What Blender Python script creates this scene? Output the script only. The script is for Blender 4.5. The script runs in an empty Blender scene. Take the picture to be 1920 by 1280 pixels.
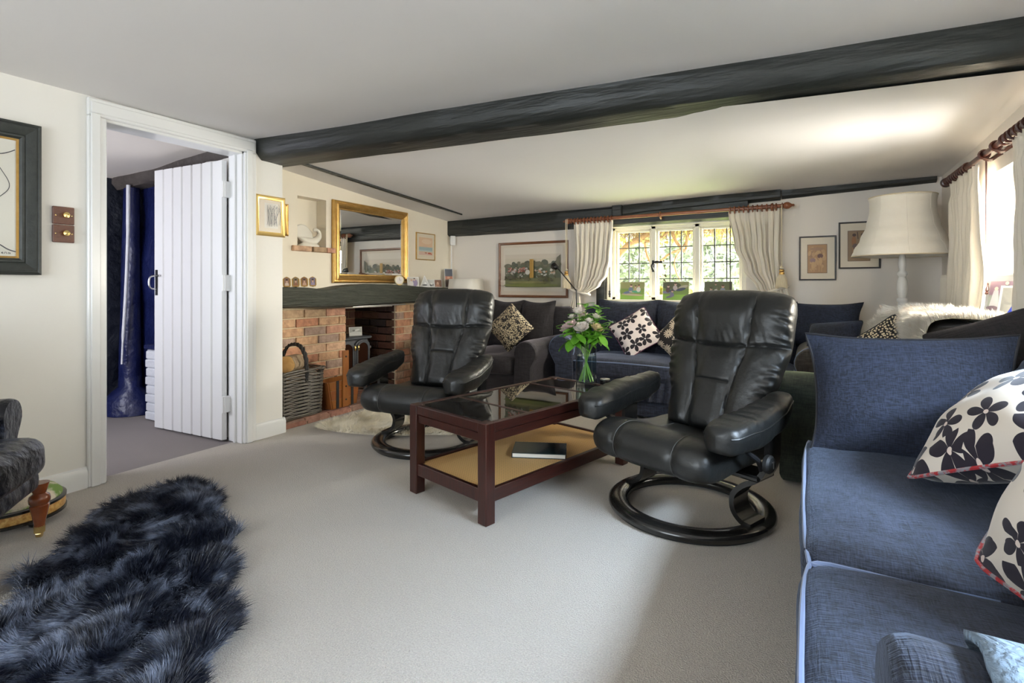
import bpy, bmesh, math, random
import numpy as np
from mathutils import Vector, Matrix, noise

random.seed(7)
SC = bpy.context.scene
COL = SC.collection
PI = math.pi

# ---------------------------------------------------------------- camera
HEAD = math.radians(29.5)
CS, SN = math.cos(HEAD), math.sin(HEAD)
FPX, EYE, HORIZON = 980.0, 1.07, 535.0
cam_data = bpy.data.cameras.new('camera')
cam = bpy.data.objects.new('camera', cam_data)
COL.objects.link(cam)
cam.location = (0, 0, EYE)
cam.rotation_euler = (PI / 2, 0, HEAD)
cam_data.sensor_width = 36.0
cam_data.lens = FPX / 1920.0 * 36.0
cam_data.shift_y = -(640.0 - HORIZON) / 1920.0
cam_data.clip_start = 0.05
SC.camera = cam

# ---------------------------------------------------------------- exposure, sky, lights
vs = SC.view_settings
vs.view_transform = 'Standard'
vs.look = 'None'
vs.gamma = 1.0
vs.use_curve_mapping = False
vs.exposure = 0.25

world = bpy.data.worlds.new('overcast_sky')
SC.world = world
world.use_nodes = True
wn = world.node_tree
bg = wn.nodes['Background']
bg.inputs['Color'].default_value = (0.95, 0.97, 1.0, 1)
bg.inputs['Strength'].default_value = 3.0

def area(name, loc, target, sx, sy, power, color):
    d = bpy.data.lights.new(name, 'AREA')
    d.shape = 'RECTANGLE'
    d.size, d.size_y = sx, sy
    d.energy = power
    d.color = color
    o = bpy.data.objects.new(name, d)
    COL.objects.link(o)
    o.location = loc
    v = Vector(target) - Vector(loc)
    o.rotation_euler = v.to_track_quat('-Z', 'Y').to_euler()
    return o

# daylight lamps at the windows, with low hidden lamps added for the ceilings
area('daylight_rear_window', (-1.65, -2.45, 1.25), (-1.65, 3.0, 0.75), 2.1, 1.5, 80, (0.78, 0.88, 1.0))
area('daylight_back_window', (1.2, 7.0, 2.3), (-2.6, 4.1, 1.25), 2.0, 1.6, 2000, (1.0, 0.93, 0.80))
area('daylight_sofa_window', (1.75, 1.05, 2.12), (0.0, 1.35, 0.45), 1.4, 0.6, 480, (0.64, 0.79, 1.0))
area('hidden_fill_back_window', (0.9, 8.1, -0.08), (-2.2, 4.2, 1.7), 4.0, 3.4, 2600, (1.0, 0.94, 0.86))  # unseen lamp added below the sill line to brighten the far ceiling
area('daylight_right_window', (2.0, 3.35, 1.55), (-3.6, 3.6, 1.0), 1.6, 1.0, 380, (1.0, 0.92, 0.80))
area('hidden_fill_right_window', (3.4, 3.33, -0.05), (0.3, 3.35, 1.6), 3.4, 2.6, 400, (1.0, 0.96, 0.90))  # unseen lamp added low outside, brightens the ceiling by the right window
area('daylight_hall_window', (-4.3, 0.45, 1.25), (-4.3, 2.2, 0.9), 0.9, 1.1, 13, (0.76, 0.79, 1.0))
sun_d = bpy.data.lights.new('sun', 'SUN')
sun_d.energy = 14.0
sun_d.angle = math.radians(3)
sun_d.color = (1.0, 0.96, 0.88)
sun = bpy.data.objects.new('sun', sun_d)
COL.objects.link(sun)
sun.rotation_euler = Vector((0.72, 0.02, -0.70)).to_track_quat('-Z', 'Y').to_euler()

# ---------------------------------------------------------------- helpers
def W(u, v, X=None, Y=None, Z=None):
    """point of the room seen at photo pixel u, v that lies on the plane X=, Y= or Z="""
    a, b = (u - 960.0) / FPX, (HORIZON - v) / FPX
    d = Vector((a * CS - SN, a * SN + CS, b))
    if X is not None: t = X / d.x
    elif Y is not None: t = Y / d.y
    else: t = (Z - EYE) / d.z
    return Vector((d.x * t, d.y * t, EYE + d.z * t))

def smooth01(t):
    t = max(0.0, min(1.0, t))
    return t * t * (3 - 2 * t)

def lerp(a, b, t): return a + (b - a) * t

def interp(t, pts):
    """piecewise smooth interpolation of [(t, value)]"""
    if t <= pts[0][0]: return pts[0][1]
    for (a, x), (b, y) in zip(pts, pts[1:]):
        if t <= b:
            return lerp(x, y, smooth01((t - a) / (b - a)))
    return pts[-1][1]

def catmull(pts, n=6, closed=False):
    P = [Vector(p) for p in pts]
    out = []
    m = len(P)
    rng = m if closed else m - 1
    for i in range(rng):
        if closed:
            p0, p1, p2, p3 = P[(i - 1) % m], P[i], P[(i + 1) % m], P[(i + 2) % m]
        else:
            p0, p1, p2, p3 = P[max(i - 1, 0)], P[i], P[i + 1], P[min(i + 2, m - 1)]
        for k in range(n):
            t = k / n
            out.append(0.5 * ((2 * p1) + (p2 - p0) * t + (2 * p0 - 5 * p1 + 4 * p2 - p3) * t * t + (3 * p1 - p0 - 3 * p2 + p3) * t ** 3))
    if not closed: out.append(P[-1])
    return out

def nz(x, y, z, s=1.0): return noise.noise(Vector((x * s, y * s, z * s)))

def pillow_edge(a, b, w, h, pinch, ears):
    m = max(abs(a), abs(b))
    k = m / ((abs(a) ** 14 + abs(b) ** 14) ** (1 / 14) + 1e-12) if m > 0 else 1.0
    c = (abs(a) * abs(b)) ** 5
    x = a * k * (1 - pinch * (1 - b * b)) * w / 2 + math.copysign(ears * c, a)
    z = b * k * (1 - pinch * (1 - a * a)) * h / 2 + math.copysign(ears * c * 0.7, b)
    return x, z

class MB:
    """collects shapes for one mesh"""
    def __init__(s):
        s.v, s.f, s.uv, s.mi, s.col = [], [], [], [], []
    def add(s, verts, faces, uvs=None, mi=0, col=None, M=None):
        o = len(s.v)
        for p in verts:
            p = Vector(p)
            s.v.append(tuple(M @ p) if M is not None else tuple(p))
        for i, f in enumerate(faces):
            s.f.append([o + k for k in f])
            s.uv.append(uvs[i] if uvs else None)
            s.mi.append(mi)
            s.col.append(col)
        return s
    def box(s, lo, hi, r=0.0, seg=1, mi=0, M=None, col=None):
        lo, hi = Vector(lo), Vector(hi)
        if r <= 0:
            x0, y0, z0 = lo; x1, y1, z1 = hi
            v = [(x0,y0,z0),(x1,y0,z0),(x1,y1,z0),(x0,y1,z0),(x0,y0,z1),(x1,y0,z1),(x1,y1,z1),(x0,y1,z1)]
            f = [(0,3,2,1),(4,5,6,7),(0,1,5,4),(1,2,6,5),(2,3,7,6),(3,0,4,7)]
            return s.add(v, f, mi=mi, M=M, col=col)
        bm = bmesh.new()
        bmesh.ops.create_cube(bm, size=1.0)
        c, d = (lo + hi) / 2, hi - lo
        for w in bm.verts: w.co = Vector((c.x + w.co.x * d.x, c.y + w.co.y * d.y, c.z + w.co.z * d.z))
        bmesh.ops.bevel(bm, geom=bm.edges[:], offset=r, segments=seg, affect='EDGES', profile=0.5)
        bm.verts.index_update()
        v = [tuple(w.co) for w in bm.verts]
        f = [[w.index for w in q.verts] for q in bm.faces]
        bm.free()
        return s.add(v, f, mi=mi, M=M, col=col)
    def loft(s, loops, closed=True, cap=True, mi=0, M=None, uv=False, col=None):
        n = len(loops[0]); m = len(loops)
        v = [p for L in loops for p in L]
        f, uvs = [], []
        for i in range(m - 1):
            for k in range(n if closed else n - 1):
                k2 = (k + 1) % n
                f.append((i * n + k, i * n + k2, (i + 1) * n + k2, (i + 1) * n + k))
                if uv:
                    a, b = k / (n if closed else n - 1), (k + 1) / (n if closed else n - 1)
                    c, d = i / (m - 1), (i + 1) / (m - 1)
                    uvs.append([(a, c), (b, c), (b, d), (a, d)])
        if cap and closed:
            f.append(tuple(range(n - 1, -1, -1))); f.append(tuple((m - 1) * n + k for k in range(n)))
            if uv: uvs += [[(0, 0)] * n, [(0, 0)] * n]
        return s.add(v, f, uvs if uv else None, mi, col, M)
    def tube(s, path, r, seg=8, closed=False, mi=0, M=None, cap=True, col=None):
        P = [Vector(p) for p in path]
        n = len(P)
        R = r if isinstance(r, (list, tuple)) else [r] * n
        T = []
        for i in range(n):
            if closed: t = P[(i + 1) % n] - P[i - 1]
            else: t = P[min(i + 1, n - 1)] - P[max(i - 1, 0)]
            T.append(t.normalized() if t.length > 1e-9 else Vector((0, 0, 1)))
        up = Vector((0, 0, 1)) if abs(T[0].z) < 0.9 else Vector((1, 0, 0))
        loops = []
        for i in range(n):
            x = up.cross(T[i])
            if x.length < 1e-6: x = Vector((1, 0, 0)).cross(T[i])
            x.normalize()
            y = T[i].cross(x).normalized()
            up = y
            loops.append([P[i] + (x * math.cos(2 * PI * k / seg) + y * math.sin(2 * PI * k / seg)) * R[i] for k in range(seg)])
        if closed: loops.append(loops[0])
        return s.loft(loops, True, cap and not closed, mi, M, col=col)
    def lathe(s, prof, seg=24, mi=0, M=None, cap=True, col=None):
        loops = [[(r * math.cos(2 * PI * k / seg), r * math.sin(2 * PI * k / seg), z) for k in range(seg)] for r, z in prof]
        return s.loft(loops, True, cap, mi, M, col=col)
    def prism(s, poly, lo, hi, axis='y', mi=0, M=None, col=None):
        """extrude a 2D outline along an axis: x -> (y,z), y -> (x,z), z -> (x,y)"""
        def P(a, b, h):
            return {'x': (h, a, b), 'y': (a, h, b), 'z': (a, b, h)}[axis]
        L = [[P(a, b, h) for a, b in poly] for h in (lo, hi)]
        return s.loft(L, True, True, mi, M, col=col)
    def grid(s, fn, nu, nv, mi=0, M=None, uv=True, flip=False):
        v = [fn(i / nu, j / nv) for j in range(nv + 1) for i in range(nu + 1)]
        f, uvs = [], []
        for j in range(nv):
            for i in range(nu):
                a = j * (nu + 1) + i
                q = [a, a + 1, a + nu + 2, a + nu + 1]
                w = [(i / nu, j / nv), ((i + 1) / nu, j / nv), ((i + 1) / nu, (j + 1) / nv), (i / nu, (j + 1) / nv)]
                if flip: q.reverse(); w.reverse()
                f.append(q); uvs.append(w)
        return s.add(v, f, uvs if uv else None, mi, None, M)
    def soft(s, c, d, r, n=10, crown=0.0, wob=0.0, seed=0.0, mi=0, M=None, sag=None):
        """padded block: centre c, size d, edge radius r, domed top, slightly uneven"""
        c, h = Vector(c), Vector(d) / 2
        r = min(r, h.x, h.y, h.z)
        bm = bmesh.new()
        bmesh.ops.create_cube(bm, size=2.0)
        bmesh.ops.subdivide_edges(bm, edges=bm.edges[:], cuts=n, use_grid_fill=True)
        bm.verts.index_update()
        v = []
        for w in bm.verts:
            q = [math.copysign(abs(t) ** 0.72, t) for t in w.co]
            p = Vector((q[0] * h.x, q[1] * h.y, q[2] * h.z))
            k = Vector((max(-h.x + r, min(h.x - r, p.x)), max(-h.y + r, min(h.y - r, p.y)), max(-h.z + r, min(h.z - r, p.z))))
            e = p - k
            if e.length > 1e-6: p = k + e.normalized() * min(r, e.length if e.length < r else r)
            a, b = p.x / h.x, p.y / h.y
            if crown:
                p.z += crown * (1 - a * a) * (1 - b * b) * (1 if p.z > 0 else -0.3)
                p.x += math.copysign(crown * .35 * max(0, 1 - abs(b) ** 3), p.x) * abs(a) ** 4
                p.y += math.copysign(crown * .35 * max(0, 1 - abs(a) ** 3), p.y) * abs(b) ** 4
            if sag: p.z += sag(a, b)
            if wob:
                g = Vector(p) * 7 + Vector((seed, seed * 1.7, 0))
                p += Vector((noise.noise(g), noise.noise(g + Vector((9, 0, 0))), noise.noise(g + Vector((0, 9, 0))))) * wob
            v.append(c + p)
        f = [[w.index for w in q.verts] for q in bm.faces]
        bm.free()
        return s.add(v, f, mi=mi, M=M)
    def pillow(s, w, h, t, n=18, pinch=0.08, ears=0.0, wob=0.004, seed=0.0, M=None, mi=0, slump=0.0):
        """scatter cushion in its local x (width), z (height), thickness along y, seam round the edge"""
        def outline(a, b):
            return pillow_edge(a, b, w, h, pinch, ears)
        for side in (-1, 1):
            def fn(i, j, side=side):
                a, b = 2 * i - 1, 2 * j - 1
                x, z = outline(a, b)
                e = max(0.0, (1 - abs(a) ** 2.4) * (1 - abs(b) ** 2.4)) ** 0.55
                y = side * t / 2 * e
                q = noise.noise(Vector((x * 9 + seed, z * 9, side * 3.1))) * wob * (0.3 + e)
                z2 = z - slump * (1 - b * b) * 0.0 - slump * max(0, b) * (1 - a * a) * 0.5
                return (x + q, y + q, z2 + q)
            s.grid(fn, n, n, mi, M, True, flip=(side > 0))
        return s
    def pillow_seam(s, w, h, r, pinch=0.08, ears=0.0, M=None, mi=0, slump=0.0):
        pts = []
        N = 16
        for e in range(4):
            for k in range(N):
                q = -1 + 2 * k / N
                a, b = [(q, -1), (1, q), (-q, 1), (-1, -q)][e]
                x, z = pillow_edge(a, b, w, h, pinch, ears)
                z -= slump * max(0, b) * (1 - a * a) * 0.5
                pts.append((x, 0, z))
        return s.tube(pts, r, 6, True, mi, M)

def link(o, parent=None):
    COL.objects.link(o)
    if parent is not None: o.parent = parent
    return o

def make_mesh(name, mb, mats, smooth=35):
    me = bpy.data.meshes.new(name)
    me.from_pydata(mb.v, [], mb.f)
    if not isinstance(mats, (list, tuple)): mats = [mats]
    for m in mats: me.materials.append(m)
    if len(mats) > 1: me.polygons.foreach_set('material_index', mb.mi)
    if any(u is not None for u in mb.uv):
        lay = me.uv_layers.new(name='UVMap')
        flat = []
        for u, f in zip(mb.uv, mb.f):
            for c in (u if u is not None else [(0, 0)] * len(f)): flat += [c[0], c[1]]
        lay.data.foreach_set('uv', flat)
    if any(c is not None for c in mb.col):
        at = me.color_attributes.new('ink', 'FLOAT_COLOR', 'CORNER')
        flat = []
        for c, f in zip(mb.col, mb.f):
            c = c or (1, 1, 1)
            for _ in f: flat += [c[0], c[1], c[2], 1.0]
        at.data.foreach_set('color', flat)
    me.update()
    if smooth:
        me.shade_smooth()
        me.set_sharp_from_angle(angle=math.radians(smooth))
    return me

def obj(name, mb, mats, parent=None, smooth=35, loc=None, rot=None):
    o = bpy.data.objects.new(name, make_mesh(name, mb, mats, smooth))
    link(o, parent)
    if loc is not None: o.location = loc
    if rot is not None: o.rotation_euler = rot
    return o

def tag(o, label, cat, group=None):
    o['label'] = label; o['category'] = cat
    if group: o['group'] = group
    return o

def thing(name, label, cat, loc=(0, 0, 0), rotz=0.0, group=None, rot=None):
    o = bpy.data.objects.new(name, None)
    o.empty_display_size = 0.05
    COL.objects.link(o)
    o.location = loc
    o.rotation_euler = rot if rot is not None else (0, 0, rotz)
    return tag(o, label, cat, group)

def struct(name, mb, mats, smooth=35, parent=None):
    o = obj(name, mb, mats, parent, smooth)
    if parent is None: o['kind'] = 'structure'
    return o

def share(src, name, parent, loc=(0, 0, 0), rot=(0, 0, 0), scale=(1, 1, 1)):
    """another object with the mesh of src"""
    o = bpy.data.objects.new(name, src.data if hasattr(src, 'data') else src)
    link(o, parent)
    o.location, o.rotation_euler, o.scale = loc, rot, scale
    return o

def dup(root, loc, rotz, label, group=None):
    r = root.copy(); COL.objects.link(r)
    r.location = loc; r.rotation_euler = (0, 0, rotz)
    r['label'] = label
    if group: r['group'] = group
    for ch in list(root.children):
        c = ch.copy(); COL.objects.link(c); c.parent = r
        for g in list(ch.children):
            d = g.copy(); COL.objects.link(d); d.parent = c
    return r

def RZ(a): return Matrix.Rotation(a, 4, 'Z')
def RX(a): return Matrix.Rotation(a, 4, 'X')
def RY(a): return Matrix.Rotation(a, 4, 'Y')
def TR(x, y, z): return Matrix.Translation((x, y, z))

# ---------------------------------------------------------------- materials
def mat(name, col, rough=0.5, metal=0.0, spec=0.5, bump=None, var=None, sheen=0.0, sheen_tint=(1, 1, 1), coat=0.0, trans=0.0, stretch=None, ior=None, emit=None):
    """var = (second colour, scale, contrast); bump = (scale, strength, distance)"""
    m = bpy.data.materials.new(name)
    m.use_nodes = True
    nt = m.node_tree
    b = nt.nodes['Principled BSDF']
    b.inputs['Base Color'].default_value = (*col, 1)
    b.inputs['Roughness'].default_value = rough
    b.inputs['Metallic'].default_value = metal
    b.inputs['Specular IOR Level'].default_value = spec
    if ior: b.inputs['IOR'].default_value = ior
    if sheen:
        b.inputs['Sheen Weight'].default_value = sheen
        b.inputs['Sheen Tint'].default_value = (*sheen_tint, 1)
        b.inputs['Sheen Roughness'].default_value = 0.4
    if coat:
        b.inputs['Coat Weight'].default_value = coat
        b.inputs['Coat Roughness'].default_value = 0.12
    if trans: b.inputs['Transmission Weight'].default_value = trans
    if emit:
        b.inputs['Emission Color'].default_value = (*emit[0], 1)
        b.inputs['Emission Strength'].default_value = emit[1]
    src = None
    if bump or var:
        tc = nt.nodes.new('ShaderNodeTexCoord')
        mp = nt.nodes.new('ShaderNodeMapping')
        nt.links.new(tc.outputs['Object'], mp.inputs['Vector'])
        if stretch: mp.inputs['Scale'].default_value = stretch
        src = mp.outputs['Vector']
    if var:
        n = nt.nodes.new('ShaderNodeTexNoise')
        n.inputs['Scale'].default_value = var[1]
        n.inputs['Detail'].default_value = 5
        n.inputs['Roughness'].default_value = 0.65
        nt.links.new(src, n.inputs['Vector'])
        r = nt.nodes.new('ShaderNodeValToRGB')
        w = var[2] if len(var) > 2 else 0.2
        c0 = var[3] if len(var) > 3 else 0.5
        r.color_ramp.elements[0].position = c0 - w
        r.color_ramp.elements[1].position = c0 + w
        r.color_ramp.elements[0].color = (*col, 1)
        r.color_ramp.elements[1].color = (*var[0], 1)
        nt.links.new(n.outputs['Fac'], r.inputs['Fac'])
        nt.links.new(r.outputs['Color'], b.inputs['Base Color'])
    if bump:
        n = nt.nodes.new('ShaderNodeTexNoise')
        n.inputs['Scale'].default_value = bump[0]
        n.inputs['Detail'].default_value = 4
        nt.links.new(src, n.inputs['Vector'])
        k = nt.nodes.new('ShaderNodeBump')
        k.inputs['Strength'].default_value = bump[1]
        k.inputs['Distance'].default_value = bump[2] if len(bump) > 2 else 0.01
        nt.links.new(n.outputs['Fac'], k.inputs['Height'])
        nt.links.new(k.outputs['Normal'], b.inputs['Normal'])
    return m

def by_object(m, colours, dark=0.0):
    """give every object that shares the material its own tone out of a list"""
    nt = m.node_tree
    b = nt.nodes['Principled BSDF']
    oi = nt.nodes.new('ShaderNodeObjectInfo')
    r = nt.nodes.new('ShaderNodeValToRGB')
    r.color_ramp.interpolation = 'CONSTANT'
    el = r.color_ramp.elements
    while len(el) > 1: el.remove(el[-1])
    el[0].position = 0.0; el[0].color = (*colours[0], 1)
    for i, c in enumerate(colours[1:], 1):
        e = el.new(i / len(colours)); e.color = (*c, 1)
    nt.links.new(oi.outputs['Random'], r.inputs['Fac'])
    n = nt.nodes.new('ShaderNodeTexNoise')
    n.inputs['Scale'].default_value = 22
    n.inputs['Detail'].default_value = 6
    tc = nt.nodes.new('ShaderNodeTexCoord')
    va = nt.nodes.new('ShaderNodeVectorMath'); va.operation = 'ADD'
    nt.links.new(tc.outputs['Object'], va.inputs[0]); nt.links.new(oi.outputs['Location'], va.inputs[1])
    nt.links.new(va.outputs[0], n.inputs['Vector'])
    mx = nt.nodes.new('ShaderNodeMix'); mx.data_type = 'RGBA'; mx.blend_type = 'MULTIPLY'
    r2 = nt.nodes.new('ShaderNodeValToRGB')
    r2.color_ramp.elements[0].position = 0.3; r2.color_ramp.elements[0].color = (0.62, 0.58, 0.58, 1)
    r2.color_ramp.elements[1].position = 0.65; r2.color_ramp.elements[1].color = (1.0, 1.0, 1.0, 1)
    nt.links.new(n.outputs['Fac'], r2.inputs['Fac'])
    mx.inputs[0].default_value = 1.0
    nt.links.new(r.outputs['Color'], mx.inputs[6]); nt.links.new(r2.outputs['Color'], mx.inputs[7])
    nt.links.new(mx.outputs[2], b.inputs['Base Color'])
    return m

def weave(name, col, col2, scale=260.0, sheen=0.5, tint=(0.6, 0.7, 1.0), rough=0.85, crinkle=0.35):
    """woven upholstery: crossing threads in colour and relief, soft nap"""
    m = mat(name, col, rough, sheen=sheen, sheen_tint=tint)
    nt = m.node_tree; b = nt.nodes['Principled BSDF']
    tc = nt.nodes.new('ShaderNodeTexCoord')
    hs = []
    for sc in ((scale, scale * .09, scale * .09), (scale * .09, scale, scale * .3), (scale * .09, scale * .09, scale)):
        mp = nt.nodes.new('ShaderNodeMapping'); mp.inputs['Scale'].default_value = sc
        nt.links.new(tc.outputs['Object'], mp.inputs['Vector'])
        n = nt.nodes.new('ShaderNodeTexNoise'); n.inputs['Scale'].default_value = 1.0; n.inputs['Detail'].default_value = 2
        nt.links.new(mp.outputs['Vector'], n.inputs['Vector'])
        hs.append(n.outputs['Fac'])
    a = nt.nodes.new('ShaderNodeMath'); a.operation = 'ADD'
    nt.links.new(hs[0], a.inputs[0]); nt.links.new(hs[1], a.inputs[1])
    a2 = nt.nodes.new('ShaderNodeMath'); a2.operation = 'ADD'
    nt.links.new(a.outputs[0], a2.inputs[0]); nt.links.new(hs[2], a2.inputs[1])
    r = nt.nodes.new('ShaderNodeMapRange')
    r.inputs['From Min'].default_value = 1.2; r.inputs['From Max'].default_value = 1.8
    nt.links.new(a2.outputs[0], r.inputs['Value'])
    mx = nt.nodes.new('ShaderNodeMix'); mx.data_type = 'RGBA'
    nt.links.new(r.outputs[0], mx.inputs[0])
    mx.inputs[6].default_value = (*col, 1); mx.inputs[7].default_value = (*col2, 1)
    nt.links.new(mx.outputs[2], b.inputs['Base Color'])
    k = nt.nodes.new('ShaderNodeBump'); k.inputs['Strength'].default_value = crinkle; k.inputs['Distance'].default_value = 0.004
    nt.links.new(a2.outputs[0], k.inputs['Height'])
    nt.links.new(k.outputs['Normal'], b.inputs['Normal'])
    return m

def ink_material(name, rough=0.35):
    m = mat(name, (1, 1, 1), rough)
    nt = m.node_tree
    c = nt.nodes.new('ShaderNodeVertexColor'); c.layer_name = 'ink'
    nt.links.new(c.outputs['Color'], nt.nodes['Principled BSDF'].inputs['Base Color'])
    return m

def flower_cloth(name, ground, petal, scale, petals=5, size=0.40, seed=0.0, centre=(0.75, 0.72, 0.7), rnd=0.55):
    """printed cloth with flowers scattered over the UV square"""
    m = mat(name, ground, 0.75, sheen=0.2)
    nt = m.node_tree; b = nt.nodes['Principled BSDF']
    N = nt.nodes.new; L = nt.links.new
    uv = N('ShaderNodeUVMap')
    mp = N('ShaderNodeMapping'); mp.inputs['Scale'].default_value = (scale, scale, 1); mp.inputs['Location'].default_value = (seed, seed * .7, 0)
    L(uv.outputs['UV'], mp.inputs['Vector'])
    vo = N('ShaderNodeTexVoronoi'); vo.voronoi_dimensions = '2D'; vo.inputs['Scale'].default_value = 1.0; vo.inputs['Randomness'].default_value = rnd
    L(mp.outputs['Vector'], vo.inputs['Vector'])
    sub = N('ShaderNodeVectorMath'); sub.operation = 'SUBTRACT'
    L(mp.outputs['Vector'], sub.inputs[0]); L(vo.outputs['Position'], sub.inputs[1])
    sp = N('ShaderNodeSeparateXYZ'); L(sub.outputs[0], sp.inputs[0])
    at = N('ShaderNodeMath'); at.operation = 'ARCTAN2'; L(sp.outputs['Y'], at.inputs[0]); L(sp.outputs['X'], at.inputs[1])
    wn_ = N('ShaderNodeSeparateColor'); L(vo.outputs['Color'], wn_.inputs[0])
    ad = N('ShaderNodeMath'); ad.operation = 'MULTIPLY_ADD'; ad.inputs[1].default_value = 6.0
    L(wn_.outputs[0], ad.inputs[0]); L(at.outputs[0], ad.inputs[2])
    mu = N('ShaderNodeMath'); mu.operation = 'MULTIPLY'; mu.inputs[1].default_value = petals / 2.0; L(ad.outputs[0], mu.inputs[0])
    co = N('ShaderNodeMath'); co.operation = 'COSINE'; L(mu.outputs[0], co.inputs[0])
    ab = N('ShaderNodeMath'); ab.operation = 'ABSOLUTE'; L(co.outputs[0], ab.inputs[0])
    pw = N('ShaderNodeMath'); pw.operation = 'POWER'; pw.inputs[1].default_value = 0.55; L(ab.outputs[0], pw.inputs[0])
    sz = N('ShaderNodeMath'); sz.operation = 'MULTIPLY_ADD'; sz.inputs[1].default_value = 0.16; sz.inputs[2].default_value = size - 0.1
    L(wn_.outputs[1], sz.inputs[0])
    lim = N('ShaderNodeMath'); lim.operation = 'MULTIPLY'; L(pw.outputs[0], lim.inputs[0]); L(sz.outputs[0], lim.inputs[1])
    le = N('ShaderNodeVectorMath'); le.operation = 'LENGTH'; L(sub.outputs[0], le.inputs[0])
    lt = N('ShaderNodeMath'); lt.operation = 'LESS_THAN'; L(le.outputs['Value'], lt.inputs[0]); L(lim.outputs[0], lt.inputs[1])
    ce = N('ShaderNodeMath'); ce.operation = 'LESS_THAN'; ce.inputs[1].default_value = 0.055; L(le.outputs['Value'], ce.inputs[0])
    m1 = N('ShaderNodeMix'); m1.data_type = 'RGBA'; m1.inputs[6].default_value = (*ground, 1); m1.inputs[7].default_value = (*petal, 1); L(lt.outputs[0], m1.inputs[0])
    m2 = N('ShaderNodeMix'); m2.data_type = 'RGBA'; m2.inputs[7].default_value = (*centre, 1); L(m1.outputs[2], m2.inputs[6]); L(ce.outputs[0], m2.inputs[0])
    L(m2.outputs[2], b.inputs['Base Color'])
    return m

def dot_cloth(name, ground, dot, scale, size=0.3, rnd=0.7):
    m = mat(name, ground, 0.8, sheen=0.2)
    nt = m.node_tree; b = nt.nodes['Principled BSDF']
    N = nt.nodes.new; L = nt.links.new
    uv = N('ShaderNodeUVMap')
    vo = N('ShaderNodeTexVoronoi'); vo.voronoi_dimensions = '2D'; vo.inputs['Scale'].default_value = scale; vo.inputs['Randomness'].default_value = rnd
    L(uv.outputs['UV'], vo.inputs['Vector'])
    lt = N('ShaderNodeMath'); lt.operation = 'LESS_THAN'; lt.inputs[1].default_value = size; L(vo.outputs['Distance'], lt.inputs[0])
    m1 = N('ShaderNodeMix'); m1.data_type = 'RGBA'; m1.inputs[6].default_value = (*ground, 1); m1.inputs[7].default_value = (*dot, 1); L(lt.outputs[0], m1.inputs[0])
    L(m1.outputs[2], b.inputs['Base Color'])
    return m

def squiggle_cloth(name, ground, line, scale, width=0.06):
    """dense worm-like print"""
    m = mat(name, ground, 0.8, sheen=0.2)
    nt = m.node_tree; b = nt.nodes['Principled BSDF']
    N = nt.nodes.new; L = nt.links.new
    uv = N('ShaderNodeUVMap')
    n = N('ShaderNodeTexNoise'); n.noise_dimensions = '2D'; n.inputs['Scale'].default_value = scale; n.inputs['Detail'].default_value = 1
    L(uv.outputs['UV'], n.inputs['Vector'])
    s = N('ShaderNodeMath'); s.operation = 'MULTIPLY'; s.inputs[1].default_value = 22; L(n.outputs['Fac'], s.inputs[0])
    si = N('ShaderNodeMath'); si.operation = 'SINE'; L(s.outputs[0], si.inputs[0])
    lt = N('ShaderNodeMath'); lt.operation = 'GREATER_THAN'; lt.inputs[1].default_value = width; L(si.outputs[0], lt.inputs[0])
    m1 = N('ShaderNodeMix'); m1.data_type = 'RGBA'; m1.inputs[6].default_value = (*ground, 1); m1.inputs[7].default_value = (*line, 1); L(lt.outputs[0], m1.inputs[0])
    L(m1.outputs[2], b.inputs['Base Color'])
    return m

M = {}
M['plaster'] = mat('cream_plaster', (0.82, 0.795, 0.745), 0.85, bump=(6, 0.12, 0.02), spec=0.2)
M['plaster_cream'] = mat('warm_cream_plaster', (0.87, 0.80, 0.67), 0.85, bump=(6, 0.12, 0.02), spec=0.2)
M['plaster_cool'] = mat('white_plaster', (0.85, 0.79, 0.72), 0.85, bump=(6, 0.12, 0.02), spec=0.2)
M['ceiling'] = mat('ceiling_paint', (0.81, 0.78, 0.765), 0.7, bump=(4, 0.15, 0.03), spec=0.3)
M['gloss'] = mat('white_gloss_paint', (0.80, 0.80, 0.79), 0.28, bump=(9, 0.08, 0.01), coat=0.2)
M['carpet'] = mat('beige_carpet', (0.42, 0.375, 0.325), 0.95, bump=(200, 1.0, 0.010), var=((0.64, 0.58, 0.51), 190, 0.2), spec=0.1, sheen=0.25)
M['hall_carpet'] = mat('taupe_carpet', (0.22, 0.19, 0.185), 0.95, bump=(420, 0.9, 0.006), var=((0.30, 0.26, 0.25), 250, 0.25), spec=0.1, sheen=0.2)
M['beam'] = mat('black_painted_oak', (0.016, 0.018, 0.016), 0.45, bump=(9, 0.5, 0.02), var=((0.026, 0.028, 0.025), 14, 0.3), stretch=(0.4, 3, 3), spec=0.5)
M['mantel'] = mat('green_black_oak', (0.030, 0.034, 0.026), 0.6, bump=(12, 0.9, 0.03), var=((0.085, 0.09, 0.07), 10, 0.25), stretch=(6, 0.5, 7))
M['mortar'] = mat('lime_mortar', (0.66, 0.54, 0.36), 0.95, bump=(60, 0.6, 0.01))
M['brick'] = by_object(mat('red_brick', (0.5, 0.25, 0.15), 0.9, bump=(45, 0.7, 0.008)), [(0.62, 0.32, 0.19), (0.66, 0.41, 0.24), (0.55, 0.26, 0.15), (0.45, 0.32, 0.25), (0.66, 0.36, 0.24), (0.70, 0.46, 0.30), (0.52, 0.36, 0.22)])
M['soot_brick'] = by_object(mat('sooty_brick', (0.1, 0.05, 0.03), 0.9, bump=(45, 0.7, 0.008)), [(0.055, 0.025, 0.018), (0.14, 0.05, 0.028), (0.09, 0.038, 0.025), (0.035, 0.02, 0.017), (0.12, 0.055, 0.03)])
M['soot_mortar'] = mat('sooty_mortar', (0.17, 0.11, 0.06), 0.95, bump=(60, 0.6, 0.01))
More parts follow.
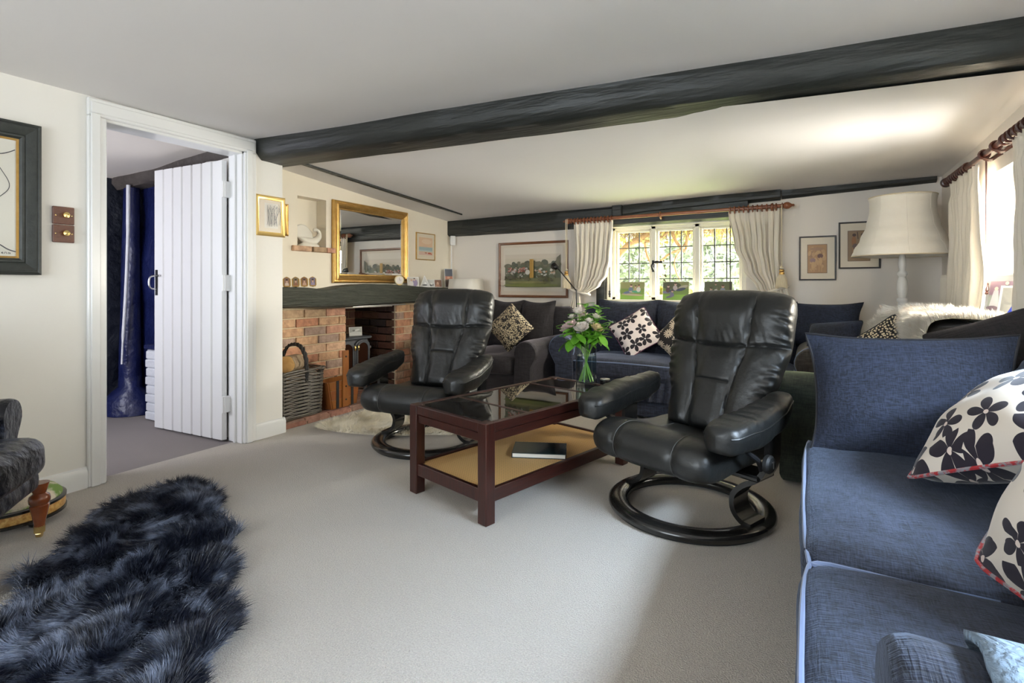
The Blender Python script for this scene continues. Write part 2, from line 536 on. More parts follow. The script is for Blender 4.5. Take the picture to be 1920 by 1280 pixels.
M['hearth_brick'] = by_object(mat('hearth_brick', (0.4, 0.2, 0.14), 0.85, bump=(45, 0.6, 0.008)), [(0.42, 0.20, 0.14), (0.36, 0.17, 0.12), (0.45, 0.25, 0.18), (0.33, 0.20, 0.15)])
M['white_brick'] = mat('white_painted_brick', (0.72, 0.74, 0.78), 0.5, bump=(30, 0.6, 0.01))
M['navy_wall'] = mat('navy_gloss_wall', (0.006, 0.010, 0.055), 0.35, bump=(5, 0.8, 0.05), var=((0.012, 0.019, 0.10), 5, 0.3))
M['navy_dark'] = mat('blackish_navy_timber', (0.006, 0.008, 0.016), 0.4, bump=(5, 1.0, 0.06), var=((0.018, 0.022, 0.032), 5, 0.3))
M['leather'] = mat('black_leather', (0.011, 0.0115, 0.011), 0.40, bump=(38, 0.16, 0.012), spec=0.6)
M['seam'] = mat('grey_stitching', (0.09, 0.09, 0.085), 0.6)
M['black_wood'] = mat('black_lacquered_wood', (0.012, 0.011, 0.010), 0.22, bump=(20, 0.05, 0.005), coat=0.4)
M['rubber'] = mat('black_rubber', (0.012, 0.012, 0.012), 0.6)
M['mahogany'] = mat('dark_mahogany', (0.020, 0.006, 0.005), 0.3, bump=(18, 0.15, 0.004), var=((0.055, 0.013, 0.008), 9, 0.25), stretch=(7, 7, 0.7), coat=0.15)
M['mahogany_y'] = mat('dark_mahogany_lengthwise', (0.020, 0.006, 0.005), 0.3, bump=(18, 0.15, 0.004), var=((0.055, 0.013, 0.008), 9, 0.25), stretch=(7, 0.7, 7), coat=0.15)
M['gold'] = mat('gilded_wood', (0.62, 0.40, 0.15), 0.36, metal=0.8, bump=(30, 0.25, 0.006), var=((0.42, 0.23, 0.045), 14, 0.3))
M['bright_gold'] = mat('bright_gilt', (0.80, 0.57, 0.21), 0.32, metal=0.85, bump=(40, 0.1, 0.004))
M['brass'] = mat('polished_brass', (0.83, 0.62, 0.25), 0.2, metal=1.0)
M['iron'] = mat('black_iron', (0.02, 0.02, 0.022), 0.5, metal=0.3, bump=(80, 0.2, 0.003))
M['stove'] = mat('grey_black_cast_iron', (0.11, 0.115, 0.13), 0.42, metal=0.35, bump=(120, 0.2, 0.003))
M['steel'] = mat('brushed_steel', (0.55, 0.55, 0.55), 0.3, metal=1.0)
M['mirror'] = mat('mirror_glass', (0.90, 0.91, 0.90), 0.01, metal=1.0)
M['frame_black'] = mat('black_green_frame', (0.018, 0.021, 0.019), 0.5, bump=(60, 0.3, 0.004), var=((0.045, 0.05, 0.044), 30, 0.3))
M['frame_dark'] = mat('dark_brown_frame', (0.022, 0.012, 0.008), 0.35)
M['frame_brown'] = mat('chestnut_frame', (0.22, 0.075, 0.022), 0.35, bump=(40, 0.15, 0.003), var=((0.13, 0.04, 0.012), 18, 0.3), coat=0.3)
M['paper'] = mat('off_white_paper', (0.76, 0.71, 0.62), 0.7)
M['mount'] = mat('cream_mount', (0.78, 0.68, 0.53), 0.7)
M['ink'] = ink_material('printed_ink')
M['white_plastic'] = mat('white_plastic', (0.80, 0.80, 0.78), 0.35)
M['rosewood'] = mat('rosewood_plate', (0.16, 0.055, 0.028), 0.35, bump=(25, 0.2, 0.003), var=((0.085, 0.026, 0.014), 20, 0.25), stretch=(3, 1, 9))
M['porcelain'] = mat('white_porcelain', (0.84, 0.80, 0.70), 0.22, coat=0.5)
M['wicker'] = mat('dark_grey_willow', (0.05, 0.042, 0.034), 0.5, bump=(60, 0.3, 0.003), var=((0.15, 0.125, 0.095), 35, 0.25))
M['wicker_dark'] = mat('black_willow', (0.022, 0.018, 0.015), 0.6, bump=(60, 0.3, 0.003))
M['bark'] = mat('log_bark', (0.20, 0.13, 0.075), 0.95, bump=(25, 1.0, 0.02), var=((0.38, 0.29, 0.19), 12, 0.25))
M['log_end'] = mat('sawn_log_end', (0.55, 0.29, 0.085), 0.8, bump=(30, 0.4, 0.006), var=((0.72, 0.44, 0.17), 14, 0.3))
M['oak_orange'] = mat('orange_varnished_oak', (0.34, 0.125, 0.025), 0.35, bump=(18, 0.25, 0.004), var=((0.19, 0.06, 0.014), 10, 0.3), stretch=(4, 4, 0.8), coat=0.3)
M['oak_red'] = mat('red_brown_oak', (0.20, 0.058, 0.016), 0.35, bump=(18, 0.25, 0.004), var=((0.30, 0.10, 0.025), 10, 0.3), stretch=(4, 4, 0.8), coat=0.3)
M['sofa_dark'] = weave('charcoal_plum_velvet', (0.013, 0.011, 0.013), (0.030, 0.026, 0.030), 160, 0.35, (0.55, 0.5, 0.6))
M['sofa_blue'] = weave('ink_blue_chenille', (0.007, 0.008, 0.014), (0.030, 0.036, 0.062), 190, 0.25, (0.6, 0.7, 1.0))
M['sofa_navy'] = weave('navy_crinkle_weave', (0.004, 0.005, 0.009), (0.029, 0.036, 0.062), 330, 0.17, (0.55, 0.7, 1.0), crinkle=0.6)
M['sofa_grey'] = weave('grey_brown_chenille', (0.030, 0.027, 0.026), (0.075, 0.066, 0.062), 190, 0.35, (0.8, 0.75, 0.7))
M['sofa_green'] = weave('bottle_black_velvet', (0.010, 0.013, 0.009), (0.030, 0.036, 0.024), 150, 0.5, (0.7, 0.85, 0.5))
M['black_cloth'] = weave('black_brown_cloth', (0.008, 0.0065, 0.0075), (0.020, 0.016, 0.018), 200, 0.2, (0.7, 0.6, 0.7))
M['denim'] = weave('denim_blue_weave', (0.0035, 0.005, 0.011), (0.021, 0.029, 0.058), 420, 0.16, (0.55, 0.68, 1.0), crinkle=0.45)
M['velvet_navy'] = mat('crushed_navy_velvet', (0.002, 0.0025, 0.006), 0.30, sheen=0.04, sheen_tint=(0.5, 0.62, 0.95), bump=(16, 0.9, 0.02), var=((0.035, 0.042, 0.070), 20, 0.08, 0.60))
M['piping_blue'] = mat('pale_blue_piping', (0.13, 0.17, 0.28), 0.7, sheen=0.4)
M['piping_dark'] = mat('black_piping', (0.012, 0.012, 0.016), 0.7)
M['curtain'] = mat('cream_linen', (0.78, 0.71, 0.60), 0.9, bump=(220, 0.3, 0.003), sheen=0.2, spec=0.15)
M['tassel'] = mat('cream_tassel_yarn', (0.72, 0.62, 0.44), 0.9, bump=(300, 0.6, 0.003))
M['pole'] = mat('red_brown_pole', (0.30, 0.10, 0.04), 0.3, coat=0.4, var=((0.20, 0.06, 0.022), 20, 0.3))
M['pole_dark'] = mat('dark_red_pole', (0.060, 0.016, 0.010), 0.3, coat=0.4)
M['lead'] = mat('lead_came', (0.045, 0.05, 0.048), 0.55, metal=0.4)
M['window_paint'] = mat('cream_window_paint', (0.82, 0.77, 0.64), 0.4)
M['shade'] = mat('ivory_silk_shade', (0.88, 0.84, 0.76), 0.85, bump=(180, 0.3, 0.002), var=((0.85, 0.80, 0.71), 30, 0.3))
M['cane'] = mat('woven_cane', (0.5, 0.3, 0.1), 0.55)
M['dark_book'] = mat('dark_teal_cover', (0.012, 0.022, 0.026), 0.2, coat=0.5, var=((0.03, 0.055, 0.055), 8, 0.2))
M['pages'] = mat('book_pages', (0.70, 0.66, 0.58), 0.8)
M['stem'] = mat('green_stem', (0.22, 0.42, 0.06), 0.45)
M['leaf'] = mat('fresh_leaf', (0.11, 0.34, 0.03), 0.4, var=((0.22, 0.52, 0.05), 40, 0.3))
M['petal'] = mat('blush_petal', (0.80, 0.70, 0.66), 0.6, var=((0.84, 0.80, 0.70), 30, 0.3), sheen=0.2)
M['petal_pink'] = mat('pink_petal', (0.72, 0.50, 0.52), 0.6, var=((0.80, 0.68, 0.62), 40, 0.3))
M['petal_yellow'] = mat('buff_petal', (0.74, 0.62, 0.36), 0.6)
M['grey_leaf'] = mat('grey_green_leaf', (0.20, 0.26, 0.20), 0.6)
M['fur_navy'] = mat('navy_fur', (0.006, 0.008, 0.019), 0.38, sheen=0.1, sheen_tint=(0.6, 0.7, 1), var=((0.27, 0.31, 0.42), 8, 0.10, 0.56))  # second colour: pale tips, and highlights on the pile put into the colour
M['fur_cream'] = mat('cream_fur', (0.90, 0.81, 0.61), 0.7, var=((0.92, 0.87, 0.76), 12, 0.3))
M['fur_white'] = mat('white_tan_fur', (0.82, 0.78, 0.71), 0.7, var=((0.48, 0.30, 0.17), 4.0, 0.03, 0.63))
M['hide'] = mat('pale_hide', (0.70, 0.62, 0.48), 0.9)
M['hide_navy'] = mat('navy_hide', (0.01, 0.013, 0.03), 0.9)
M['throw'] = mat('pale_blue_lit_arm_top', (0.20, 0.27, 0.35), 0.9, bump=(120, 0.8, 0.01))  # pale colour painted for the window-lit top of the near sofa arm
M['grass'] = mat('lawn', (0.20, 0.30, 0.09), 0.9, bump=(60, 0.8, 0.03), var=((0.30, 0.38, 0.14), 6, 0.3))
M['garden_leaf'] = mat('garden_leaf', (0.44, 0.52, 0.34), 0.6, var=((0.66, 0.70, 0.58), 3, 0.3))
M['garden_leaf_b'] = mat('yellow_garden_leaf', (0.30, 0.30, 0.05), 0.6, var=((0.38, 0.34, 0.10), 3, 0.3))
M['vine'] = mat('pale_vine_bark', (0.19, 0.12, 0.06), 0.9, bump=(30, 0.8, 0.01), var=((0.10, 0.06, 0.03), 15, 0.3))
M['dry_stem'] = mat('dry_vine_stem', (0.20, 0.135, 0.055), 0.9, var=((0.08, 0.05, 0.022), 12, 0.3))

def glass_material(name, tint, gloss_mix, opacity=0.0, base=(0.01, 0.01, 0.01), rough=0.0):
    """thin pane: light passes straight through, the surface mirrors by Fresnel"""
    m = bpy.data.materials.new(name); m.use_nodes = True
    nt = m.node_tree; nt.nodes.clear()
    out = nt.nodes.new('ShaderNodeOutputMaterial')
    tr = nt.nodes.new('ShaderNodeBsdfTransparent'); tr.inputs['Color'].default_value = (*tint, 1)
    gl = nt.nodes.new('ShaderNodeBsdfGlossy'); gl.inputs['Roughness'].default_value = rough; gl.inputs['Color'].default_value = (1, 1, 1, 1)
    fr = nt.nodes.new('ShaderNodeFresnel'); fr.inputs['IOR'].default_value = gloss_mix
    mx = nt.nodes.new('ShaderNodeMixShader')
    body = tr.outputs[0]
    if opacity > 0:
        df = nt.nodes.new('ShaderNodeBsdfDiffuse'); df.inputs['Color'].default_value = (*base, 1)
        m0 = nt.nodes.new('ShaderNodeMixShader'); m0.inputs[0].default_value = opacity
        nt.links.new(tr.outputs[0], m0.inputs[1]); nt.links.new(df.outputs[0], m0.inputs[2])
        body = m0.outputs[0]
    ge = nt.nodes.new('ShaderNodeNewGeometry')
    inv = nt.nodes.new('ShaderNodeMath'); inv.operation = 'SUBTRACT'; inv.inputs[0].default_value = 1.0
    nt.links.new(ge.outputs['Backfacing'], inv.inputs[1])
    fm = nt.nodes.new('ShaderNodeMath'); fm.operation = 'MULTIPLY'
    nt.links.new(fr.outputs[0], fm.inputs[0]); nt.links.new(inv.outputs[0], fm.inputs[1])
    nt.links.new(fm.outputs[0], mx.inputs[0]); nt.links.new(body, mx.inputs[1]); nt.links.new(gl.outputs[0], mx.inputs[2])
    nt.links.new(mx.outputs[0], out.inputs['Surface'])
    return m
M['pane'] = glass_material('window_glass', (0.97, 0.98, 0.97), 1.25)
M['smoked'] = glass_material('smoked_glass', (0.30, 0.24, 0.17), 2.1, 0.75, (0.012, 0.009, 0.006), 0.02)
M['vase_glass'] = glass_material('clear_vase_glass', (0.92, 0.95, 0.95), 1.75)
M['water'] = glass_material('vase_water', (0.84, 0.92, 0.93), 1.33)
M['picture_glass'] = glass_material('picture_glass', (0.98, 0.98, 0.98), 1.3)
M['stove_glass'] = glass_material('stove_glass', (0.4, 0.36, 0.33), 1.6, 0.6, (0.05, 0.02, 0.012), 0.03)

# cane: small regular holes between paired strands
def cane_nodes(m):
    nt = m.node_tree; b = nt.nodes['Principled BSDF']
    N = nt.nodes.new; L = nt.links.new
    tc = N('ShaderNodeTexCoord')
    vo = N('ShaderNodeTexVoronoi'); vo.inputs['Scale'].default_value = 66; vo.inputs['Randomness'].default_value = 0.0
    L(tc.outputs['Object'], vo.inputs['Vector'])
    rp = N('ShaderNodeValToRGB')
    rp.color_ramp.elements[0].position = 0.22; rp.color_ramp.elements[0].color = (0.10, 0.045, 0.012, 1)
    rp.color_ramp.elements[1].position = 0.42; rp.color_ramp.elements[1].color = (0.62, 0.36, 0.13, 1)
    L(vo.outputs['Distance'], rp.inputs['Fac']); L(rp.outputs['Color'], b.inputs['Base Color'])
    k = N('ShaderNodeBump'); k.inputs['Strength'].default_value = 0.5; k.inputs['Distance'].default_value = 0.003
    L(vo.outputs['Distance'], k.inputs['Height']); L(k.outputs['Normal'], b.inputs['Normal'])
cane_nodes(M['cane'])
M['flower_big'] = flower_cloth('cream_cloth_black_flowers', (0.74, 0.66, 0.57), (0.016, 0.011, 0.022), 3.6, seed=0.35, size=0.52, centre=(0.75, 0.62, 0.55))
M['flower_small'] = flower_cloth('blush_cloth_black_flowers', (0.80, 0.70, 0.66), (0.016, 0.011, 0.016), 3.0, seed=2.3, size=0.52, rnd=0.35)
M['flower_dark'] = flower_cloth('black_cloth_cream_fronds', (0.012, 0.009, 0.009), (0.66, 0.55, 0.42), 3.2, petals=13, size=0.5, seed=1.2, centre=(0.02, 0.015, 0.015))
M['dotted'] = dot_cloth('black_cloth_cream_dots', (0.010, 0.008, 0.010), (0.70, 0.60, 0.42), 24, 0.34)
M['squiggle'] = squiggle_cloth('black_cloth_cream_squiggles', (0.020, 0.016, 0.016), (0.50, 0.42, 0.28), 11, 0.05)
# ================================================================ the room shell
XL, XF, YB, XR, YR = -3.33, -3.65, 5.0, 0.875, -2.2     # left wall, chimney wall, back, right and rear walls
YP = 2.49                                               # end of the pier beside the door

def wall_cells(mb, axis, lo, hi, zlo, zhi, f0, f1, holes):
    """a wall slab between faces f0 and f1 with rectangular openings (a0, a1, z0, z1)"""
    A = sorted({lo, hi, *[h[0] for h in holes], *[h[1] for h in holes]})
    Z = sorted({zlo, zhi, *[h[2] for h in holes], *[h[3] for h in holes]})
    for a0, a1 in zip(A, A[1:]):
        for z0, z1 in zip(Z, Z[1:]):
            ca, cz = (a0 + a1) / 2, (z0 + z1) / 2
            if any(h[0] < ca < h[1] and h[2] < cz < h[3] for h in holes): continue
            if axis == 'x': mb.box((a0, f0, z0), (a1, f1, z1))
            else: mb.box((f0, a0, z0), (f1, a1, z1))
    return mb

struct('floor', MB().box((XL - 0.09, YR - 0.3, -0.12), (XR + 0.4, YB + 0.25, 0.0)), M['carpet'], 0)
struct('floor_hall', MB().box((-5.4, 0.2, -0.12), (XL - 0.09, YP, -0.004)), M['hall_carpet'], 0)

mb = MB()
wall_cells(mb, 'y', YR - 0.25, YP, 0, 2.2, XL - 0.13, XL, [(1.37, 2.20, -0.01, 1.985)])
mb.box((-3.95, 2.22, 0), (XL - 0.12, YP, 2.2))
struct('wall_left', mb, M['plaster'], 0)

mb = MB()
wall_cells(mb, 'y', YP, YB + 0.25, 0.86, 2.2, XF - 0.12, XF, [(2.87, 3.165, 1.395, 1.81)])
mb.box((XF - 0.3, YP, 0.86), (XF - 0.12, YB + 0.25, 2.2))
struct('wall_chimney', mb, M['plaster_cream'], 0)

mb = wall_cells(MB(), 'x', XF - 0.3, XR + 0.4, 0, 2.2, YB, YB + 0.25, [(-1.70, -0.47, 0.93, 1.655)])
struct('wall_back', mb, M['plaster_cool'], 0)

mb = wall_cells(MB(), 'y', YR - 0.25, YB + 0.25, 0, 2.2, XR, XR + 0.35, [(2.72, 3.94, 0.90, 1.675), (0.30, 1.90, 0.90, 1.675)])
struct('wall_right', mb, M['plaster_cool'], 0)

mb = wall_cells(MB(), 'x', XL - 0.13, XR + 0.35, 0, 2.2, YR - 0.2, YR, [(-2.7, -0.6, 0.45, 1.95)])
struct('wall_rear', mb, M['plaster_cool'], 0)

# ceilings: the higher one over the near half, the lower sagging one behind the main beam
mb = MB()
def near_ceiling(i, j):
    x = lerp(XL - 0.05, XR + 0.05, i)
    y = lerp(YR - 0.05, 2.262 + (x + 3.40) * 0.0968 + 0.13, j)
    return (x, y, 2.08 + 0.012 * nz(x, y, 0, 0.9))
mb.grid(near_ceiling, 40, 40, flip=True, uv=False)
mb.box((XL - 0.13, YR - 0.25, 2.13), (XR + 0.4, 2.75, 2.25))
struct('ceiling', mb, M['ceiling'], 60)

def far_height(x, y):
    a = (x - XF) / (XR - XF); b = (y - 2.45) / (YB - 2.45)
    b = max(0.0, min(1.0, b))
    left = lerp(2.02, 1.815, b); right = lerp(1.93, 1.885, b)
    return lerp(left, right, max(0, min(1, a))) + 0.012 * nz(x, y, 3.0, 0.8)
mb = MB()
def far_ceiling(i, j):
    x = lerp(XF - 0.05, XR + 0.05, i)
    y = lerp(2.262 + (x + 3.40) * 0.0968 + 0.16, YB + 0.05, j)
    return (x, y, far_height(x, y))
mb.grid(far_ceiling, 44, 32, flip=True, uv=False)
mb.box((XF - 0.3, 2.75, 2.13), (XR + 0.4, YB + 0.25, 2.25))
struct('ceiling_far', mb, M['ceiling'], 60)

# ---------------------------------------------------------------- timbers
def hewn(path_fn, section, n, amp, seed):
    """a long timber: section outline (across, up) carried along path_fn(t) -> (origin, across), hand-hewn surface"""
    loops = []
    for i in range(n + 1):
        o, ac = path_fn(i / n)
        L = []
        for p, z in section:
            q = Vector(o) + Vector(ac) * p + Vector((0, 0, z))
            k = amp * noise.noise(q * 2.3 + Vector((seed, 0, 0))) + amp * 0.5 * noise.noise(q * 7 + Vector((0, seed, 0)))
            L.append(q + Vector(ac) * k + Vector((0, 0, k * 0.8)))
        loops.append(L)
    return MB().loft(loops)

beam_dir = Vector((0.9953, 0.0963, 0)); beam_across = Vector((-0.0963, 0.9953, 0))
beam_start = Vector((-3.40, 2.262, 0))
sec = [(0.0, 2.12), (0.0, 2.05), (0.004, 2.02), (0.008, 1.995), (0.035, 1.962), (0.052, 1.945), (0.12, 1.944), (0.20, 1.942), (0.262, 1.943), (0.268, 1.96), (0.27, 2.12)]
struct('trim_1', hewn(lambda t: (beam_start + beam_dir * (4.45 * t), beam_across), sec, 70, 0.006, 1.0), M['beam'], 45)
# thin timber let into the far ceiling beside the chimney wall
def strip(t):
    y = lerp(2.58, 4.66, t); x = lerp(-3.33, -3.26, t)
    return (Vector((x, y, far_height(x, y))), Vector((1, 0, 0)))
loops = []
for i in range(31):
    o, ac = strip(i / 30)
    w = 0.022 * (1 - 0.75 * smooth01((i / 30 - 0.75) * 4)) * (0.7 + 0.3 * smooth01(i / 5))
    loops.append([o + ac * -w + Vector((0, 0, 0.02)), o + ac * -w + Vector((0, 0, -0.014)), o + ac * w + Vector((0, 0, -0.014)), o + ac * w + Vector((0, 0, 0.02))])
struct('trim_2', MB().loft(loops), M['beam'], 45)
# timbers along the top of the back wall
bsec = lambda lo, hi, d: [(0.02, hi + 0.04), (0.02, lo), (-d * 0.6, lo), (-d, lo + 0.02), (-d, (lo + hi) / 2), (-d, hi + 0.02), (-d + 0.02, hi + 0.04)]
struct('trim_3', hewn(lambda t: (Vector((lerp(XF - 0.02, -0.45, t), YB, 0.012 * t)), Vector((0, 1, 0))), bsec(1.64, 1.79, 0.075), 60, 0.006, 4.0), M['beam'], 45)
struct('trim_4', hewn(lambda t: (Vector((lerp(XF - 0.02, -1.55, t), YB, -0.01 + 0.03 * t)), Vector((0, 1, 0))), bsec(1.765, 1.82, 0.045), 40, 0.005, 6.0), M['beam'], 45)
struct('trim_5', hewn(lambda t: (Vector((lerp(-1.55, -0.20, t), YB, 0.05 * t)), Vector((0, 1, 0))), bsec(1.745, 1.81, 0.09), 30, 0.006, 8.0), M['beam'], 45)
struct('trim_6', hewn(lambda t: (Vector((lerp(-0.19, 0.84, t), YB, 0.045 * t)), Vector((0, 1, 0))), bsec(1.80, 1.855, 0.05), 30, 0.004, 9.0), M['beam'], 45)
struct('trim_7', MB().box((-1.84, YB - 0.045, 0.6), (-1.745, YB + 0.02, 1.66), 0.008), M['beam'], 45)
struct('trim_8', MB().box((-1.66, YB - 0.10, 1.72), (-1.56, YB + 0.02, 1.855), 0.01), M['beam'], 45)

# ---------------------------------------------------------------- baseboards, door frame, door
mb = MB()
bp = [(0.0, 0.0), (0.018, 0.0), (0.018, 0.085), (0.010, 0.105), (0.0, 0.11)]
mb.prism([(XL + a, z) for a, z in bp], YR, 1.30, 'y')
struct('baseboard_left', mb, M['gloss'], 30)
mb = MB()
mb.prism([(XL + a, z) for a, z in bp], 2.27, YP + 0.016, 'y')
mb.prism([(YP + a, z) for a, z in bp], -3.5, XL + 0.016, 'x')
struct('baseboard_pier', mb, M['gloss'], 30)

mb = MB()   # architrave and lining of the doorway
for a0, a1 in ((1.30, 1.385), (2.185, 2.27)):
    mb.box((XL - 0.001, a0, 0), (XL + 0.022, a1, 1.974), 0.005)
    mb.box((XL + 0.018, a0 + 0.012, 0), (XL + 0.030, a1 - 0.03, 1.989), 0.004)
mb.box((XL - 0.001, 1.30, 1.975), (XL + 0.022, 2.27, 2.07), 0.005)
mb.box((XL + 0.018, 1.312, 1.99), (XL + 0.030, 2.258, 2.05), 0.004)
mb.box((XL - 0.15, 1.37, 0), (XL, 1.395, 1.985), 0.003)
mb.box((XL - 0.15, 2.175, 0), (XL, 2.20, 1.985), 0.003)
mb.box((XL - 0.15, 1.37, 1.96), (XL, 2.20, 1.985), 0.003)
mb.box((XL - 0.075, 1.385, 0), (XL - 0.055, 1.41, 1.96), 0.003)
mb.box((XL - 0.075, 2.16, 0), (XL - 0.055, 2.185, 1.96), 0.003)
struct('trim_9', mb, M['gloss'], 30)

hx, hy = -3.475, 2.165
door = bpy.data.objects.new('door_1', None); COL.objects.link(door)
door.location = (hx, hy, 0.012)
door.rotation_euler = (0, 0, math.radians(180 + 3.5))     # leaf runs along local +x into the hall
door['kind'] = 'structure'
widths = [0.118, 0.112, 0.108, 0.112, 0.108, 0.112, 0.118]
x = 0.005
for w in widths:
    mb = MB()
    c, g = 0.009, 0.0015
    pr = [(x + g, 0.0), (x + w - g, 0.0), (x + w - g, 0.024 - c), (x + w - g - c, 0.030), (x + g + c, 0.030), (x + g, 0.024 - c)]
    mb.prism(pr, 0.0, 1.915, 'z')
    obj('plank', mb, M['gloss'], door, 20)
    x += w
for z in (0.22, 1.62):
    obj('ledge', MB().box((0.03, -0.024, z), (0.76, 0.002, z + 0.11), 0.006), M['gloss'], door)
for z in (0.19, 1.02, 1.66):
    mb = MB().box((-0.022, -0.014, z), (0.012, 0.034, z + 0.11), 0.003)
    mb.tube([(-0.008, 0.036, z), (-0.008, 0.036, z + 0.11)], 0.008, 8)
    obj('hinge', mb, M['gloss'], door)
latch = obj('thumb_latch', MB().box((0.742, 0.030, 0.985), (0.768, 0.035, 1.175), 0.002), M['iron'], door)
latch_label = 'black iron thumb latch'
latch['label'] = latch_label
mb = MB().tube(catmull([(0.755, 0.034, 1.13), (0.755, 0.075, 1.12), (0.755, 0.085, 1.08), (0.755, 0.075, 1.04), (0.755, 0.034, 1.03)], 6), 0.006, 8)
obj('pull_handle', mb, M['steel'], latch)
obj('latch_bar', MB().box((0.70, 0.036, 1.125), (0.80, 0.046, 1.137), 0.003), M['steel'], latch)

# ---------------------------------------------------------------- hall behind the door
mb = MB()
mb.grid(lambda i, j: (lerp(-5.12, -3.46, i), 2.345 + 0.03 * nz(lerp(-5.1, -3.5, i), 0, 2 * j, 2.2), 2.15 * j), 30, 30, flip=False, uv=False)
mb.box((-5.3, 2.40, 0), (-3.9, 2.52, 2.2))
struct('wall_hall_back', mb, M['navy_wall'], 60)
mb = MB()
mb.grid(lambda i, j: (-5.09 + 0.05 * nz(1, 2 * i, 2 * j, 2.0), lerp(0.2, 2.36, i), 2.15 * j), 30, 30, flip=False, uv=False)
mb.box((-5.4, 0.1, 0), (-5.16, 2.5, 2.2))
struct('wall_hall_side', mb, M['navy_dark'], 60)
struct('wall_hall_front', wall_cells(MB(), 'x', -5.4, -3.46, 0, 2.2, 0.2, 0.32, [(-4.85, -3.75, 0.6, 1.9)]), M['plaster_cool'], 0)
mb = MB()
mb.grid(lambda i, j: (lerp(-5.2, -3.40, i), lerp(0.2, 2.4, j), lerp(1.97, 2.05, i)), 4, 4, flip=True, uv=False)
mb.box((-5.4, 0.1, 2.1), (-3.46, 2.5, 2.2))
struct('ceiling_hall', mb, M['plaster_cool'], 0)
def hall_beam(t):
    return (Vector((lerp(-5.14, -3.47, t), 2.18 + 0.03 * math.sin(3 * t), lerp(1.985, 2.06, t))), Vector((0, 1, 0)))
struct('trim_10', hewn(hall_beam, [(0.0, 0.04), (0.0, -0.05), (0.04, -0.10), (0.16, -0.10), (0.18, 0.04)], 24, 0.02, 2.0), mat('dark_brown_hall_beam', (0.05, 0.04, 0.035), 0.7, bump=(8, 1, .03), var=((0.10, 0.085, 0.075), 7, 0.3)), 45)
# corner post, its plinth and the pale strip that runs down it
loops = []
for i in range(19):
    t = i / 18
    w = interp(t, [(0, 0.25), (0.05, 0.24), (0.11, 0.10), (0.5, 0.085), (1, 0.07)])
    cx = lerp(-5.02, -4.99, t)
    loops.append([(cx + w * math.cos(a) * (1 + 0.12 * nz(math.cos(a), math.sin(a), t * 4, 2)), 2.27 + w * 0.8 * math.sin(a), 1.93 * t) for a in [2 * PI * k / 12 for k in range(12)]])
struct('trim_11', MB().loft(loops), M['navy_wall'], 60)
mb = MB().tube(catmull([(-4.89, 2.20, 1.90), (-4.885, 2.195, 1.5), (-4.90, 2.185, 1.0), (-4.925, 2.175, 0.6), (-4.93, 2.17, 0.42)], 6), [0.016] * 6 + [0.013] * 12 + [0.008] * 7, 8)
struct('trim_12', mb, M['white_brick'], 60)
# white painted brick pier with a navy ledge
pier = struct('wall_hall_pier', MB().box((-4.60, 2.205, 0), (-4.15, 2.38, 0.56)), M['white_brick'], 0)
unit = MB().box((-0.108, -0.012, -0.031), (0.108, 0.012, 0.031), 0.006)
brick_w = make_mesh('brick', unit, M['white_brick'], 20)
for r in range(8):
    for k in range(2):
        share(brick_w, 'brick', pier, (-4.49 + 0.22 * k + (0.0 if r % 2 else -0.012), 2.203, 0.035 + r * 0.069))
obj('ledge', MB().box((-4.62, 2.185, 0.56), (-4.14, 2.38, 0.60), 0.008), M['navy_wall'], pier)
bt = thing('bottle', 'small red bottle on the navy ledge behind the white door', 'bottle', (-4.51, 2.26, 0.601))
obj('body', MB().lathe([(0.018, 0), (0.021, 0.006), (0.021, 0.055), (0.016, 0.07), (0.009, 0.082), (0.009, 0.095)], 14), mat('red_bottle', (0.35, 0.02, 0.03), 0.25), bt)
obj('cap', MB().lathe([(0.011, 0.093), (0.011, 0.112), (0.0, 0.114)], 14), M['white_plastic'], bt)
# narrow bookcase seen through the gap at the hinges
bc = thing('bookcase', 'narrow dark bookcase seen through the gap behind the door hinges', 'bookcase', (-3.72, 2.285, 0))
obj('side_panel', MB().box((-0.13, -0.05, 0), (-0.11, 0.045, 1.85)), M['mahogany'], bc)
obj('side_panel', MB().box((0.20, -0.05, 0), (0.22, 0.045, 1.85)), M['mahogany'], bc)
obj('back_panel', MB().box((-0.11, 0.04, 0), (0.20, 0.05, 1.85)), M['black_wood'], bc)
for z in (0.35, 0.8, 1.22, 1.62):
    obj('shelf', MB().box((-0.11, -0.05, z), (0.20, 0.04, z + 0.018)), M['mahogany'], bc)
for k, (c, h) in enumerate((((0.42, 0.035, 0.012), 0.33), ((0.05, 0.06, 0.16), 0.28), ((0.36, 0.07, 0.02), 0.30))):
    bk = MB().box((0.0, -0.045, 0), (0.045, 0.035, h), 0.003)
    o = obj('book', bk, mat('book_cloth_%s' % 'abc'[k], c, 0.5), None, loc=(-3.70 + 0.055 * k, 2.28, 1.242))
    tag(o, ['tall red book on the hall bookcase shelf', 'dark blue book standing beside red books in hall', 'orange red book at the hinge end of hall shelf'][k], 'book', 'books on the hall bookcase')

